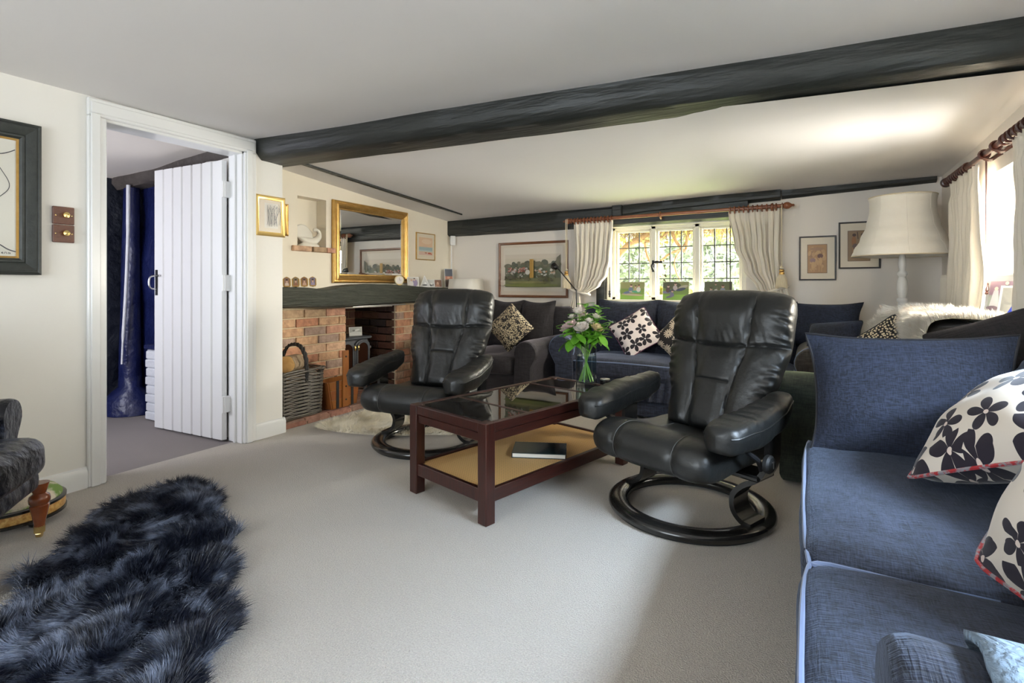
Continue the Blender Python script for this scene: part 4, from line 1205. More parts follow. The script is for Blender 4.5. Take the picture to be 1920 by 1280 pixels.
def make_sofa(name, label, cat, W_, D, seat_h, back_h, arm_h, arm_w, seats, backs, cloth, group=None, pipe=None, seat_cloth=None, skirt=False, arm_cloth=(None, None), back_t=0.20, roll=None, arms=(True, True), lift=0.02, inset=0.0, back_x=None, arm_pipe=True, back_drop=0.0):
    """local frame: x along the sofa, front towards -y, back at +y, origin under the middle"""
    t = thing(name, label, cat, group=group)
    sc_ = seat_cloth or cloth
    x0 = -W_ / 2 + (arm_w if arms[0] else 0); x1 = W_ / 2 - (arm_w if arms[1] else 0)
    bt_ = seat_h - 0.135
    mb = MB().soft(((x0 + x1) / 2, 0.0, (lift + bt_) / 2), (x1 - x0 + 0.02 + (0.1 if inset else 0), D - 0.06, bt_ - lift), 0.04, 10, 0, 0.003)
    base = obj('base', mb, cloth, t, 60)
    if skirt:    # gathered valance below the seat
        def sk(i, j):
            x = lerp(x0 - 0.005, x1 + 0.005, i)
            amp = 0.012 * (0.4 + 0.6 * j)
            y = -D / 2 + 0.012 - amp * math.sin(i * 150 + 3 * nz(i * 9, j, 0)) - 0.01 * j
            return (x, y, lerp(seat_h - 0.11, seat_h - 0.30, j))
        obj('gathered_valance', MB().grid(sk, 220, 6, uv=False), cloth, t, 60)
    r = roll or arm_w * 0.52
    for i, s in enumerate((-1, 1)):
        if not arms[i]: continue
        pr = arm_profile(arm_w, arm_h, r, s, lift)
        if s < 0: pr = pr[::-1]
        xo = s * (W_ / 2 - arm_w)
        loops = []
        yf = -D / 2 + inset
        ys = [yf - 0.005, yf + 0.003, yf + 0.015] + [lerp(yf + 0.03, D / 2 - 0.04, k / 10) for k in range(11)]
        cxm = sum(p[0] for p in pr) / len(pr); czm = sum(p[1] for p in pr) / len(pr)
        for q, y in enumerate(ys):
            sc = (0.93, 0.975, 1.0)[q] if q < 3 else 1.0
            loops.append([(xo + cxm + (px - cxm) * sc, y + 0.002 * nz(px * 9, y * 6, pz * 9), czm + (pz - czm) * sc + 0.006 * nz(px * 4, y * 5, pz * 4, 1)) for px, pz in pr])
        ar = obj('arm', MB().loft(loops), arm_cloth[i] or cloth, t, 50)
        if pipe and arm_pipe: obj('piping', MB().tube([(p[0], p[1] + 0.004, p[2]) for p in loops[2][1:]], 0.006, 6), pipe, ar)
    # back
    bx0, bx1 = back_x or (-W_ / 2 + 0.03, W_ / 2 - 0.03)
    mb = MB().soft(((bx0 + bx1) / 2, D / 2 - back_t / 2, (back_h + lift) * 0.5), (bx1 - bx0, back_t, back_h - lift), 0.06, 12, 0.0, 0.006, 3.0)
    obj('backrest', mb, cloth, t, 60)
    # seat cushions
    n = seats if isinstance(seats, (list, tuple)) else [1.0 / seats] * seats
    x = x0
    for k, fr in enumerate(n):
        w = (x1 - x0) * fr
        dpt = D - back_t + 0.015
        c = (x + w / 2, -D / 2 + dpt / 2 - 0.012, seat_h - 0.075)
        cu = obj('seat_cushion', MB().soft(c, (w - 0.008, dpt, 0.155), 0.055, 14, 0.022, 0.006, 5.0 * k + 1), sc_, t, 60)
        if pipe:
            y = c[1] - dpt / 2 - 0.002
            z = seat_h - 0.022
            pts = [(x + 0.012, c[1] + dpt / 2 - 0.1, z)] + catmull([(x + 0.010, c[1], z + 0.002), (x + 0.012, y + 0.06, z), (x + 0.035, y + 0.014, z), (x + w / 2, y + 0.004, z + 0.008), (x + w - 0.035, y + 0.014, z), (x + w - 0.012, y + 0.06, z), (x + w - 0.010, c[1], z + 0.002)], 5)
            obj('piping', MB().tube(pts, 0.0055, 6), pipe, cu)
        x += w
    # loose back cushions
    x = x0
    for k in range(backs):
        w = (x1 - x0) / backs
        h = back_h - seat_h + 0.10 - back_drop
        Mx = TR(x + w / 2, D / 2 - back_t - 0.055, seat_h + h / 2 - 0.03) @ RX(math.radians(-12))
        obj('back_cushion', MB().pillow(w + 0.02, h, 0.20, 18, 0.05, 0.012, 0.008, k * 3.3 + 2, Mx, slump=0.03), cloth, t, 60)
        x += w
    return t

sofa_a = make_sofa('armchair', 'wide charcoal armchair with rolled arms in the corner under the hunting picture', 'armchair', 1.10, 1.04, 0.45, 0.86, 0.60, 0.20, 1, 2, M['sofa_dark'])
sofa_a.location = (-2.53, 4.40, 0)
sofa_b = make_sofa('sofa', 'blue-black sofa with gathered front under the leaded window', 'sofa', 2.06, 0.82, 0.46, 0.88, 0.64, 0.21, 2, 3, M['sofa_blue'], pipe=M['piping_blue'], skirt=True, back_t=0.16, arm_cloth=(None, M['sofa_grey']))
sofa_b.location = (-0.90, 4.50, 0)
sofa_d = make_sofa('armchair', 'grey-brown armchair beneath the right-hand window with fleece over its back', 'armchair', 0.90, 0.95, 0.44, 0.87, 0.60, 0.20, 1, 0, M['sofa_grey'], arm_cloth=(M['sofa_grey'], M['sofa_green']), back_t=0.30, arms=(False, True), back_x=(-0.70, 0.42))
sofa_d.location = (0.345, 3.60, 0); sofa_d.rotation_euler = (0, 0, -PI / 2)
sofa_c = make_sofa('sofa', 'long navy sofa with piped seat cushions in the right foreground', 'sofa', 2.15, 0.86, 0.455, 0.86, 0.735, 0.20, [0.61, 0.39], 2, M['sofa_navy'], pipe=M['piping_blue'], back_t=0.18, roll=0.115, inset=0.07, arm_pipe=False, back_drop=0.07)
sofa_c.location = (0.43, 1.575, 0); sofa_c.rotation_euler = (0, 0, -PI / 2)
# ================================================================ scatter cushions
def cushion(label, c, w, h, t, cloth, yaw=0, lean=0, roll=0, pipe=None, pipe_r=0.004, pinch=0.07, ears=0.0, seed=0.0, wob=0.004, name='cushion', group=None):
    o = thing(name, label, 'cushion', c, group=group)
    o.rotation_euler = (RZ(math.radians(yaw)) @ RX(math.radians(lean)) @ RY(math.radians(roll))).to_euler()
    cov = obj('cover', MB().pillow(w, h, t, 22, pinch, ears, wob, seed), cloth, o, 60)
    if pipe: obj('piping', MB().pillow_seam(w, h, pipe_r, pinch, ears), pipe, o)
    return o
red_cord = mat('red_grey_twisted_cord', (0.42, 0.03, 0.035), 0.6, var=((0.30, 0.29, 0.31), 55, 0.05))
plum_cord = mat('plum_piping', (0.16, 0.05, 0.10), 0.6)
cushion('cream squiggle-print cushion standing on its corner in the charcoal armchair', (-2.38, 4.17, 0.685), 0.335, 0.335, 0.15, M['squiggle'], 12, -14, 45, seed=1)
cushion('blush cushion with black flowers on the sofa below the window', (-1.28, 4.42, 0.665), 0.36, 0.34, 0.15, M['flower_small'], 8, -20, -33, plum_cord, seed=2)
cushion('black cushion with cream fronds tucked between the window sofa and recliner', (-0.93, 4.46, 0.64), 0.34, 0.32, 0.14, M['flower_dark'], 0, -20, -50, seed=3)
cushion('large denim-blue cushion at the corner of the window sofa by the prints', (0.10, 4.74, 0.765), 0.50, 0.33, 0.17, M['denim'], -4, -8, 0, M['piping_dark'], ears=0.03, seed=4)
cushion('small folded blue cushion slumped in front of the large corner cushion', (0.155, 4.27, 0.715), 0.38, 0.22, 0.16, M['denim'], -38, -25, -8, M['piping_dark'], seed=5)
cushion('black cushion with cream dots leaning on the white fleece', (0.405, 3.82, 0.635), 0.40, 0.40, 0.15, M['dotted'], -18, -15, -38, M['piping_dark'], seed=6)
cushion('plain black-brown cushion propped against the fleece by the right window', (0.625, 2.735, 0.795), 0.36, 0.29, 0.15, M['black_cloth'], -16, -12, -22, seed=7)
cushion('big denim-blue cushion standing at the far end of the foreground sofa', (0.315, 2.335, 0.665), 0.60, 0.44, 0.17, M['denim'], 0, -10, -2, M['piping_dark'], 0.005, pinch=0.05, ears=0.03, seed=8, wob=0.008)
cb = cushion('big cream cushion with black flowers and red cord edging on foreground sofa', (0.525, 1.93, 0.70), 0.50, 0.48, 0.23, M['flower_big'], 0, 0, 0, red_cord, 0.0055, seed=9, wob=0.008)
ea, eb = Vector((0.55, -0.70, 0.42)).normalized(), Vector((0.55, 0.70, 0.42)).normalized()
eb = (eb - ea * ea.dot(eb)).normalized()          # lies tilted: one corner down on the seat, leaning up to the sofa back
cb.rotation_euler = Matrix((ea, eb.cross(ea), eb)).transposed().to_euler()
cushion('cream cushion with black flowers cut off by the right edge of the picture', (0.47, 1.21, 0.675), 0.46, 0.44, 0.19, M['flower_big'], -62, -20, 8, red_cord, 0.005, seed=10, wob=0.008)

# ================================================================ fur
def fur_mesh(name, P, D, L, w, m, parent, seed=1, droop=0.3):
    rs = np.random.RandomState(seed)
    n = len(P)
    D = D / np.linalg.norm(D, axis=1, keepdims=True)
    R = rs.normal(size=(n, 3)); S = np.cross(D, R); S /= np.linalg.norm(S, axis=1, keepdims=True) + 1e-9
    W_ = (w * rs.uniform(0.6, 1.3, n))[:, None]
    mid = P + D * (L * 0.55)[:, None]
    D2 = D.copy(); D2[:, 2] -= droop; D2 += rs.normal(size=(n, 3)) * 0.12
    D2 /= np.linalg.norm(D2, axis=1, keepdims=True)
    tip = mid + D2 * (L * 0.5)[:, None]
    V = np.stack([P - S * W_, P + S * W_, mid - S * W_ * 0.75, mid + S * W_ * 0.75, tip], 1).reshape(-1, 3)
    b = np.arange(n) * 5
    loops = np.stack([b, b + 1, b + 3, b + 2, b + 2, b + 3, b + 4], 1).ravel()
    me = bpy.data.meshes.new(name)
    me.vertices.add(n * 5); me.loops.add(n * 7); me.polygons.add(n * 2)
    me.vertices.foreach_set('co', V.ravel())
    me.loops.foreach_set('vertex_index', loops)
    st = np.stack([np.arange(n) * 7, np.arange(n) * 7 + 4], 1).ravel()
    me.polygons.foreach_set('loop_start', st)
    me.update(calc_edges=True); me.validate()
    me.materials.append(m)
    me.shade_smooth()
    o = bpy.data.objects.new(name, me); link(o, parent)
    o['kind'] = 'stuff'
    return o

def in_poly(x, y, poly):
    ins = np.zeros(len(x), bool)
    j = len(poly) - 1
    for i in range(len(poly)):
        xi, yi = poly[i]; xj, yj = poly[j]
        c = ((yi > y) != (yj > y)) & (x < (xj - xi) * (y - yi) / (yj - yi + 1e-12) + xi)
        ins ^= c
        j = i
    return ins

def turn_s(poly):
    a = sum(p[0] * q[1] - q[0] * p[1] for p, q in zip(poly, poly[1:] + poly[:1]))
    return 1.0 if a > 0 else -1.0

def fur_rug(name, label, outline, n, length, w, fur, hide, flow, seed, clump=5.0, lift=0.62, height=0.015):
    """outline in floor coordinates; flow = direction in which the pile lies"""
    root = thing(name, label, 'rug')
    poly = [(p[0], p[1]) for p in catmull([(a, b, 0) for a, b in outline], 4, True)]
    pin = []
    for i, p in enumerate(poly):
        t_ = Vector((poly[(i + 1) % len(poly)][0] - poly[i - 1][0], poly[(i + 1) % len(poly)][1] - poly[i - 1][1], 0)).normalized()
        q_ = (p[0] - t_.y * 0.022 * turn_s(poly), p[1] + t_.x * 0.022 * turn_s(poly))
        pin.append(q_)
    obj('hide', MB().prism(pin, 0.002, height, 'z'), hide, root, 0)
    rs = np.random.RandomState(seed)
    xs = [p[0] for p in poly]; ys = [p[1] for p in poly]
    X = rs.uniform(min(xs), max(xs), n * 3); Y = rs.uniform(min(ys), max(ys), n * 3)
    k = in_poly(X, Y, poly); X, Y = X[k][:n], Y[k][:n]
    cx, cy = sum(xs) / len(xs), sum(ys) / len(ys)
    P = np.stack([X, Y, np.full(len(X), height * 0.8)], 1)
    N = np.array([noise.noise_vector(Vector((x * clump, y * clump, seed))) for x, y in zip(X, Y)])
    N2 = np.array([noise.noise_vector(Vector((x * clump * 4, y * clump * 4, seed + 5))) for x, y in zip(X, Y)])
    D = np.zeros_like(P)
    D[:, 0] = flow[0] + 1.5 * N[:, 0] + 0.6 * N2[:, 0] + 0.25 * (X - cx); D[:, 1] = flow[1] + 1.5 * N[:, 1] + 0.6 * N2[:, 1] + 0.25 * (Y - cy)
    Q = np.array(poly)
    best = np.full(len(X), 9.0); ox = np.zeros(len(X)); oy = np.zeros(len(X))
    for qx, qy in Q:
        dd = np.hypot(X - qx, Y - qy); k_ = dd < best
        best[k_] = dd[k_]; ox[k_] = (qx - X)[k_]; oy[k_] = (qy - Y)[k_]
    e_ = 1.6 * np.exp(-best / 0.035) / (best + 1e-4)
    D[:, 0] += ox * e_; D[:, 1] += oy * e_
    D[:, 2] = lift + 0.7 * N[:, 2] * 0.6
    D[:, 2] = np.maximum(D[:, 2], 0.18)
    Ln = length * rs.uniform(0.7, 1.25, len(X)) * (1 + 0.5 * N[:, 2])
    fur_mesh('pile', P, D, Ln, w, fur, root, seed, 0.25)
    return root

px_out = [(300, 912), (342, 900), (385, 908), (412, 935), (405, 955), (435, 975), (452, 990), (436, 1010), (424, 1032), (438, 1062), (428, 1085), (416, 1104), (438, 1148), (436, 1175), (412, 1208), (380, 1245), (375, 1290)]
left_out = [(8, 1170), (18, 1150), (48, 1110), (38, 1092), (35, 1080), (80, 1050), (115, 1028), (168, 985), (182, 958), (210, 945), (250, 930)]
out = [W(u, v, Z=0.02) for u, v in px_out] + [Vector((-1.33, 0.62, 0)), Vector((-1.42, 0.42, 0)), Vector((-1.72, 0.33, 0)), Vector((-2.02, 0.40, 0)), Vector((-2.22, 0.55, 0))] + [W(u, v, Z=0.02) for u, v in left_out]
fur_rug('fur_rug', 'shaggy navy sheepskin rug on the carpet in the left foreground', [(p.x, p.y) for p in out], 85000, 0.058, 0.0011, M['fur_navy'], M['hide_navy'], (0.30, -0.42), 11, 5.5)
px_cream = [(598, 800), (625, 788), (680, 776), (735, 768), (775, 772), (800, 785), (830, 792), (862, 800), (850, 812), (800, 812), (745, 814), (690, 812), (640, 808)]
out = [W(u, v, Z=0.02) for u, v in px_cream]
fur_rug('sheepskin_rug', 'cream sheepskin rug between the brick hearth and the recliner', [(p.x, p.y) for p in out], 22000, 0.055, 0.0012, M['fur_cream'], M['hide'], (0.6, -0.2), 12, 4.0)

# white and tan fleece thrown over the back of the armchair below the right-hand window
fl = thing('sheepskin_throw', 'white and tan sheepskin thrown over the back below the right window', 'throw')
prof = catmull([(0.475, 0.60, 0), (0.480, 0.78, 0), (0.515, 0.882, 0), (0.62, 0.902, 0), (0.74, 0.898, 0), (0.80, 0.875, 0)], 6)
def fleece(i, j):
    k = j * (len(prof) - 1); a = int(min(k, len(prof) - 2)); p = prof[a].lerp(prof[a + 1], k - a).copy()
    y = lerp(3.10, 4.31, i)
    p.x -= 0.17 * smooth01((i - 0.72) / 0.28) * (1 - j) ** 2
    return Vector((p.x + 0.012 * nz(y, j, 0, 3), y + 0.02 * nz(j * 2, y, 4, 2), p.y + 0.012 + 0.012 * nz(y, j * 2, 7, 3)))
obj('hide', MB().grid(fleece, 40, 24, uv=False), M['hide'], fl, 60)
rs = np.random.RandomState(5)
A = rs.uniform(0, 1, (26000, 2))
P = np.array([fleece(a, b) for a, b in A])
D = np.array([noise.noise_vector(Vector((p[0] * 7, p[1] * 7, p[2] * 7))) for p in P]) * 1.0
D[:, 2] += 0.55; D[:, 0] -= 0.45; D[:, 1] += (A[:, 0] - 0.5) * 0.8
fur_mesh('pile', P, D, 0.055 * rs.uniform(0.6, 1.2, len(P)), 0.0014, M['fur_white'], fl, 6, 0.5)

# ================================================================ curtains, poles, tassels
def fold_cloth(edge_l, edge_r, ztop, zbot, y0, n_folds, amp, seed, axis='y', nu=120, nv=40, heading=0.09, flip=False):
    """pleated cloth hanging between edge functions of z; y0 = plane it hangs in, axis it is thin along"""
    def fn(i, j):
        z = lerp(ztop, zbot, j)
        a, b = edge_l(z), edge_r(z)
        ph = 2 * PI * n_folds * i + 1.2 * nz(i * 3, z * 1.5, seed)
        am = amp * interp(ztop - z, [(0, 0.55), (heading * 0.8, 0.35), (heading * 1.6, 0.9), (0.5, 1.15)])
        d = am * (math.sin(ph) + 0.35 * math.sin(2.3 * ph + seed + 3 * z)) + 0.010 * nz(i * 5, z * 4, seed + 3)
        p = lerp(a, b, i) + 0.25 * am * math.cos(ph)
        return (p, y0 + d, z) if axis == 'y' else (y0 + d, p, z)
    return MB().grid(fn, nu, nv, uv=False, flip=flip)

def pole_thing(name, label, p0, p1, r, m, rings, brackets, finial=0.03):
    t = thing(name, label, 'curtain pole')
    p0, p1 = Vector(p0), Vector(p1)
    d = (p1 - p0).normalized()
    obj('pole', MB().tube([p0, p1], r, 14), m, t)
    for e, s in ((p0, -1), (p1, 1)):
        rot = (d * s).to_track_quat('Z', 'Y').to_matrix().to_4x4()
        q = finial
        obj('finial', MB().lathe([(r * 0.9, 0), (q * 0.9, 0.004), (q * 0.9, 0.010), (r, 0.014), (q * 0.85, 0.024), (q, 0.040), (q * 0.9, 0.056), (q * 0.5, 0.072), (q * 0.3, 0.080), (q * 0.38, 0.088), (0.001, 0.098)], 16, M=Matrix.Translation(e) @ rot), m, t)
    x = d.orthogonal().normalized(); y = d.cross(x)
    mb = MB().tube([(x * math.cos(2 * PI * k / 20) + y * math.sin(2 * PI * k / 20)) * (r + 0.011) for k in range(20)], 0.0062, 6, True)
    ring = make_mesh('ring', mb, m)
    for q in rings:
        share(ring, 'ring', t, p0.lerp(p1, q) + Vector((0, 0, -0.006)), (0, 0, 0))
    for q, back in brackets:
        c = p0.lerp(p1, q)
        w = Vector(back)
        mb = MB().tube(catmull([c + w * 0.0 + Vector((0, 0, -r - 0.006)), c + w * 0.35 + Vector((0, 0, -r - 0.016)), c + w * 0.75 + Vector((0, 0, -0.01)), c + w], 5), 0.010, 8)
        mb.tube([(c + (x * math.cos(2 * PI * k / 20) + y * math.sin(2 * PI * k / 20)) * (r + 0.006)) for k in range(20)], 0.008, 6, True)
        obj('bracket', mb, m, t)
    return t

PY = 4.86
pole_thing('curtain_pole', 'long red-brown curtain pole above the leaded window', (-2.06, PY, 1.716), (-0.19, PY, 1.728), 0.016, M['pole'],
           [0.018 + 0.0185 * k for k in range(12)] + [0.79 + 0.019 * k for k in range(11)], [(0.47, (0, 0.065, 0)), (0.965, (0, 0.065, 0)), (0.035, (0, 0.065, 0))])

def tail(cx, cy, ztop, zbot, w0, w1, amp, seed, axis='y', shift=0.0, n=5):
    return fold_cloth(lambda z: cx - w0 - (w1 - w0) * smooth01((ztop - z) / (ztop - zbot)) + shift * (ztop - z), lambda z: cx + w0 + (w1 - w0) * smooth01((ztop - z) / (ztop - zbot)) + shift * (ztop - z), ztop, zbot, cy, n, amp, seed, axis, 60, 16, heading=0.01)

def solid_cloth(o, t=0.004):
    md = o.modifiers.new('thickness', 'SOLIDIFY'); md.thickness = t; md.offset = 0
    return o

c1 = thing('curtain', 'cream linen curtain tied back on the left of the leaded window', 'curtain', group='cream curtains at the leaded window')
mb = fold_cloth(lambda z: interp(1.70 - z, [(0, -2.045), (0.3, -2.03), (0.55, -2.035), (0.70, -2.03)]), lambda z: interp(1.70 - z, [(0, -1.635), (0.38, -1.66), (0.52, -1.70), (0.62, -1.77), (0.72, -1.90)]), 1.700, 0.975, PY + 0.005, 8, 0.020, 1.0)
solid_cloth(obj('drop', mb, M['curtain'], c1, 70))
solid_cloth(obj('tail', tail(-2.005, PY - 0.01, 1.045, 0.62, 0.035, 0.105, 0.016, 2.0, shift=-0.10), M['curtain'], c1, 70))
obj('tie_band', MB().tube(catmull([(-2.07, PY - 0.03, 1.03), (-1.98, PY - 0.055, 1.005), (-1.89, PY - 0.045, 0.985), (-1.87, PY + 0.0, 0.98), (-1.95, PY + 0.03, 1.0), (-2.07, PY + 0.02, 1.03)], 5, True), 0.012, 8, True), M['curtain'], c1)
c2 = thing('curtain', 'cream linen curtain tied back on the right of the leaded window', 'curtain', group='cream curtains at the leaded window')
mb = fold_cloth(lambda z: interp(1.71 - z, [(0, -0.60), (0.3, -0.555), (0.5, -0.485), (0.66, -0.38), (0.74, -0.31)]), lambda z: interp(1.71 - z, [(0, -0.205), (0.4, -0.215), (0.64, -0.205), (0.74, -0.19)]), 1.710, 0.965, PY + 0.005, 8, 0.020, 5.0)
solid_cloth(obj('drop', mb, M['curtain'], c2, 70))
solid_cloth(obj('tail', tail(-0.205, PY - 0.015, 1.075, 0.66, 0.05, 0.13, 0.016, 6.0, shift=0.16), M['curtain'], c2, 70))
obj('tie_band', MB().tube(catmull([(-0.15, PY - 0.03, 1.06), (-0.24, PY - 0.055, 1.03), (-0.33, PY - 0.045, 1.0), (-0.34, PY, 0.99), (-0.26, PY + 0.03, 1.01), (-0.15, PY + 0.02, 1.06)], 5, True), 0.012, 8, True), M['curtain'], c2)

def tassel(label, x, y, ztop, zneck, zend, loops=1):
    t = thing('tassel', label, 'tassel', group='tassels on the curtain pole')
    mb = MB()
    for d in ((-0.008, 0.008) if loops > 1 else (0.0,)):
        mb.tube([(x + d, y, ztop), (x + d * 0.6, y, zneck + 0.05), (x, y, zneck + 0.02)], 0.0035, 6)
    mb.lathe([(0.003, 0.0), (0.013, 0.006), (0.015, 0.014), (0.010, 0.024), (0.004, 0.03)], 12, M=TR(x, y, zneck + 0.012))
    obj('cord', mb, M['tassel'], t)
    obj('head', MB().lathe([(0.014, 0.012), (0.020, 0.006), (0.020, -0.002), (0.015, -0.008), (0.021, -0.014), (0.021, -0.028), (0.016, -0.034)], 16, M=TR(x, y, zneck)), M['gold'], t)
    mb = MB()
    H = zneck - 0.034 - zend
    for k in range(26):
        a = 2 * PI * k / 26
        r0, r1 = 0.013, 0.040 + 0.004 * math.sin(k * 5)
        mb.tube([(x + r0 * math.cos(a), y + r0 * math.sin(a), zneck - 0.03), (x + lerp(r0, r1, .8) * math.cos(a), y + lerp(r0, r1, .8) * math.sin(a), zneck - 0.03 - H * 0.4), (x + r1 * math.cos(a), y + r1 * math.sin(a), zend + 0.005 * math.sin(k * 7))], 0.0056, 5)
    mb.lathe([(0.010, zneck - 0.03), (0.033, zneck - 0.03 - H * 0.4), (0.036, zend + 0.01)], 16, M=TR(x, y, 0))
    obj('skirt', mb, M['tassel'], t)
    return t
tassel('cream tassel hanging beside the hunting picture and left curtain', -2.10, PY - 0.045, 1.73, 1.20, 1.04, 2)
tassel('cream tassel hanging from the right end of the window pole', -0.185, PY - 0.05, 1.73, 1.19, 1.05)

def draw_rod(label, x, y, z0, z1, m):
    t = thing('draw_rod', label, 'curtain rod')
    obj('rod', MB().tube([(x, y, z1), (x, y, z0 + 0.06)], 0.0045, 8), m, t)
    obj('knob', MB().lathe([(0.004, 0.066), (0.011, 0.06), (0.008, 0.05), (0.012, 0.036), (0.012, 0.024), (0.006, 0.016), (0.010, 0.010), (0.008, 0.003), (0.001, 0)], 12, M=TR(x, y, z0)), m, t)
draw_rod('slim dark draw rod beside the left curtain of the leaded window', -1.672, PY + 0.02, 0.955, 1.70, M['frame_dark'])
draw_rod('slim dark draw rod beside the right curtain of the leaded window', -0.585, PY + 0.02, 0.955, 1.70, M['frame_dark'])

# right-hand window
PX = 0.80
pole_thing('curtain_pole', 'dark red-brown curtain pole above the right-hand window', (PX, 4.40, 1.752), (PX, 2.45, 1.752), 0.014, M['pole_dark'],
           [0.02 + 0.024 * k for k in range(11)] + [0.60 + 0.03 * k for k in range(10)], [(0.42, (0.07, 0, 0)), (0.52, (0.07, 0, 0)), (0.06, (0.07, 0, 0))], 0.032)
c3 = thing('curtain', 'cream curtain on the lamp side of the right-hand window', 'curtain')
mb = fold_cloth(lambda z: interp(1.72 - z, [(0, 3.70), (0.5, 3.66), (0.9, 3.72), (1.2, 3.74)]), lambda z: interp(1.72 - z, [(0, 4.31), (0.4, 4.24), (0.9, 4.34), (1.2, 4.36)]), 1.725, 0.60, PX + 0.002, 7, 0.020, 9.0, 'x')
solid_cloth(obj('drop', mb, M['curtain'], c3, 70))
solid_cloth(obj('tail', tail(4.40, PX - 0.01, 1.14, 0.72, 0.02, 0.10, 0.014, 10.0, 'x', shift=0.22), M['curtain'], c3, 70))
c4 = thing('curtain', 'cream curtain at the right edge of the picture', 'curtain')
mb = fold_cloth(lambda z: interp(1.72 - z, [(0, 2.55), (1.0, 2.60)]), lambda z: interp(1.72 - z, [(0, 3.15), (0.3, 3.08), (1.0, 3.03)]), 1.725, 0.86, PX + 0.002, 7, 0.020, 12.0, 'x')
solid_cloth(obj('drop', mb, M['curtain'], c4, 70))
draw_rod('slim dark draw rod beside the far curtain of the right window', PX + 0.035, 3.70, 1.02, 1.74, M['pole_dark'])
# ================================================================ pictures
def ell(cx, cy, rx, ry, n=14, a=0.0):
    return [(cx + rx * math.cos(2 * PI * k / n) * math.cos(a) - ry * math.sin(2 * PI * k / n) * math.sin(a), cy + rx * math.cos(2 * PI * k / n) * math.sin(a) + ry * math.sin(2 * PI * k / n) * math.cos(a)) for k in range(n)]
def rect(x0, y0, x1, y1): return [(x0, y0), (x1, y0), (x1, y1), (x0, y1)]
def stroke(pts, w):
    P = [Vector((a, b, 0)) for a, b in pts]
    L, R = [], []
    for i, p in enumerate(P):
        t = (P[min(i + 1, len(P) - 1)] - P[max(i - 1, 0)]).normalized()
        n = Vector((-t.y, t.x, 0)) * w / 2
        L.append((p.x + n.x, p.y + n.y)); R.append((p.x - n.x, p.y - n.y))
    return L, R

def print_mesh(w, h, shapes, y=0.0, step=0.00025):
    """flat print: outlines in the unit square, each its own ink, lying on the sheet (x width, z height, seen from -y)"""
    mb = MB()
    for k, (col, poly) in enumerate(shapes):
        poly = [(max(0, min(1, a)), max(0, min(1, b))) for a, b in poly]
        mb.add([((a - 0.5) * w, y - k * step, (b - 0.5) * h) for a, b in poly], [list(range(len(poly)))], col=col)
    return mb

def stroke_shapes(col, pts, w):
    L, R = stroke(pts, w)
    return [(col, [L[i], L[i + 1], R[i + 1], R[i]]) for i in range(len(L) - 1)]

def frame_mb(w, h, prof):
    """mitred moulding: prof = (distance in from the outer edge, height off the wall)"""
    loops = []
    for ins, out in prof:
        a, b = w / 2 - ins, h / 2 - ins
        loops.append([(-a, -out, -b), (a, -out, -b), (a, -out, b), (-a, -out, b)])
    return MB().loft(loops, True, False)

def picture(name, label, loc, rotz, w, h, prof, fmat, shapes, iw, ih, mount=None, ioff=0.0, tilt=0.0, cat='picture', lip=None, glass=True, group=None):
    t = thing(name, label, cat, loc, rotz, group)
    if tilt: t.rotation_euler = (RZ(rotz) @ RX(tilt)).to_euler()
    obj('frame', frame_mb(w, h, prof), fmat, t, 20)
    ins = prof[-1][0]
    a, b = w / 2 - ins + 0.004, h / 2 - ins + 0.004
    obj('backing', MB().box((-a, -0.006, -b), (a, -0.0005, b)), mount or M['paper'], t, 0)
    if lip: obj('inner_slip', frame_mb(w - 2 * ins, h - 2 * ins, [(-0.002, 0.006), (-0.002, 0.013), (0.007, 0.010), (0.007, 0.006)]), lip, t, 20)
    if shapes: obj('print', MB_shift(print_mesh(iw, ih, shapes, -0.0065), 0, 0, ioff), M['ink'], t, 0)
    return t
def MB_shift(mb, x, y, z):
    mb.v = [(p[0] + x, p[1] + y, p[2] + z) for p in mb.v]
    return mb

rp = random.Random(21)
def blobs(cols, n, box, s0, s1, rr=rp, flat=1.0):
    out = []
    for _ in range(n):
        x, y = rr.uniform(box[0], box[2]), rr.uniform(box[1], box[3])
        r = rr.uniform(s0, s1)
        out.append((rr.choice(cols), ell(x, y, r, r * flat * rr.uniform(0.6, 1.4), 8, rr.uniform(0, 3))))
    return out

# black frame on the near left wall, a line drawing with a signature
blk = [(0, 0), (0, 0.030), (0.010, 0.034), (0.014, 0.030), (0.018, 0.030), (0.020, 0.034), (0.050, 0.024), (0.058, 0.018), (0.062, 0.022), (0.070, 0.020), (0.078, 0.012), (0.082, 0.012), (0.082, 0.004)]
ln = (0.05, 0.05, 0.055)
sh = []
sh += stroke_shapes(ln, [(p.x, p.y) for p in catmull([(0.70, 0.36, 0), (0.88, 0.50, 0), (0.955, 0.60, 0), (0.90, 0.72, 0), (0.78, 0.86, 0), (0.55, 0.93, 0)], 8)], 0.006)
sh += stroke_shapes(ln, [(p.x, p.y) for p in catmull([(0.55, 0.80, 0), (0.75, 0.84, 0), (0.90, 0.87, 0), (0.99, 0.915, 0)], 8)], 0.008)
sh += stroke_shapes(ln, [(p.x, p.y) for p in catmull([(0.55, 0.06, 0), (0.70, 0.115, 0), (0.84, 0.105, 0), (0.93, 0.055, 0), (0.99, 0.035, 0)], 8)], 0.010)
sh += stroke_shapes(ln, [(p.x, p.y) for p in catmull([(0.20, 0.30, 0), (0.35, 0.55, 0), (0.30, 0.75, 0), (0.45, 0.90, 0)], 8)], 0.008)
sx, sy = 0.835, 0.014      # the pencilled signature: Pena
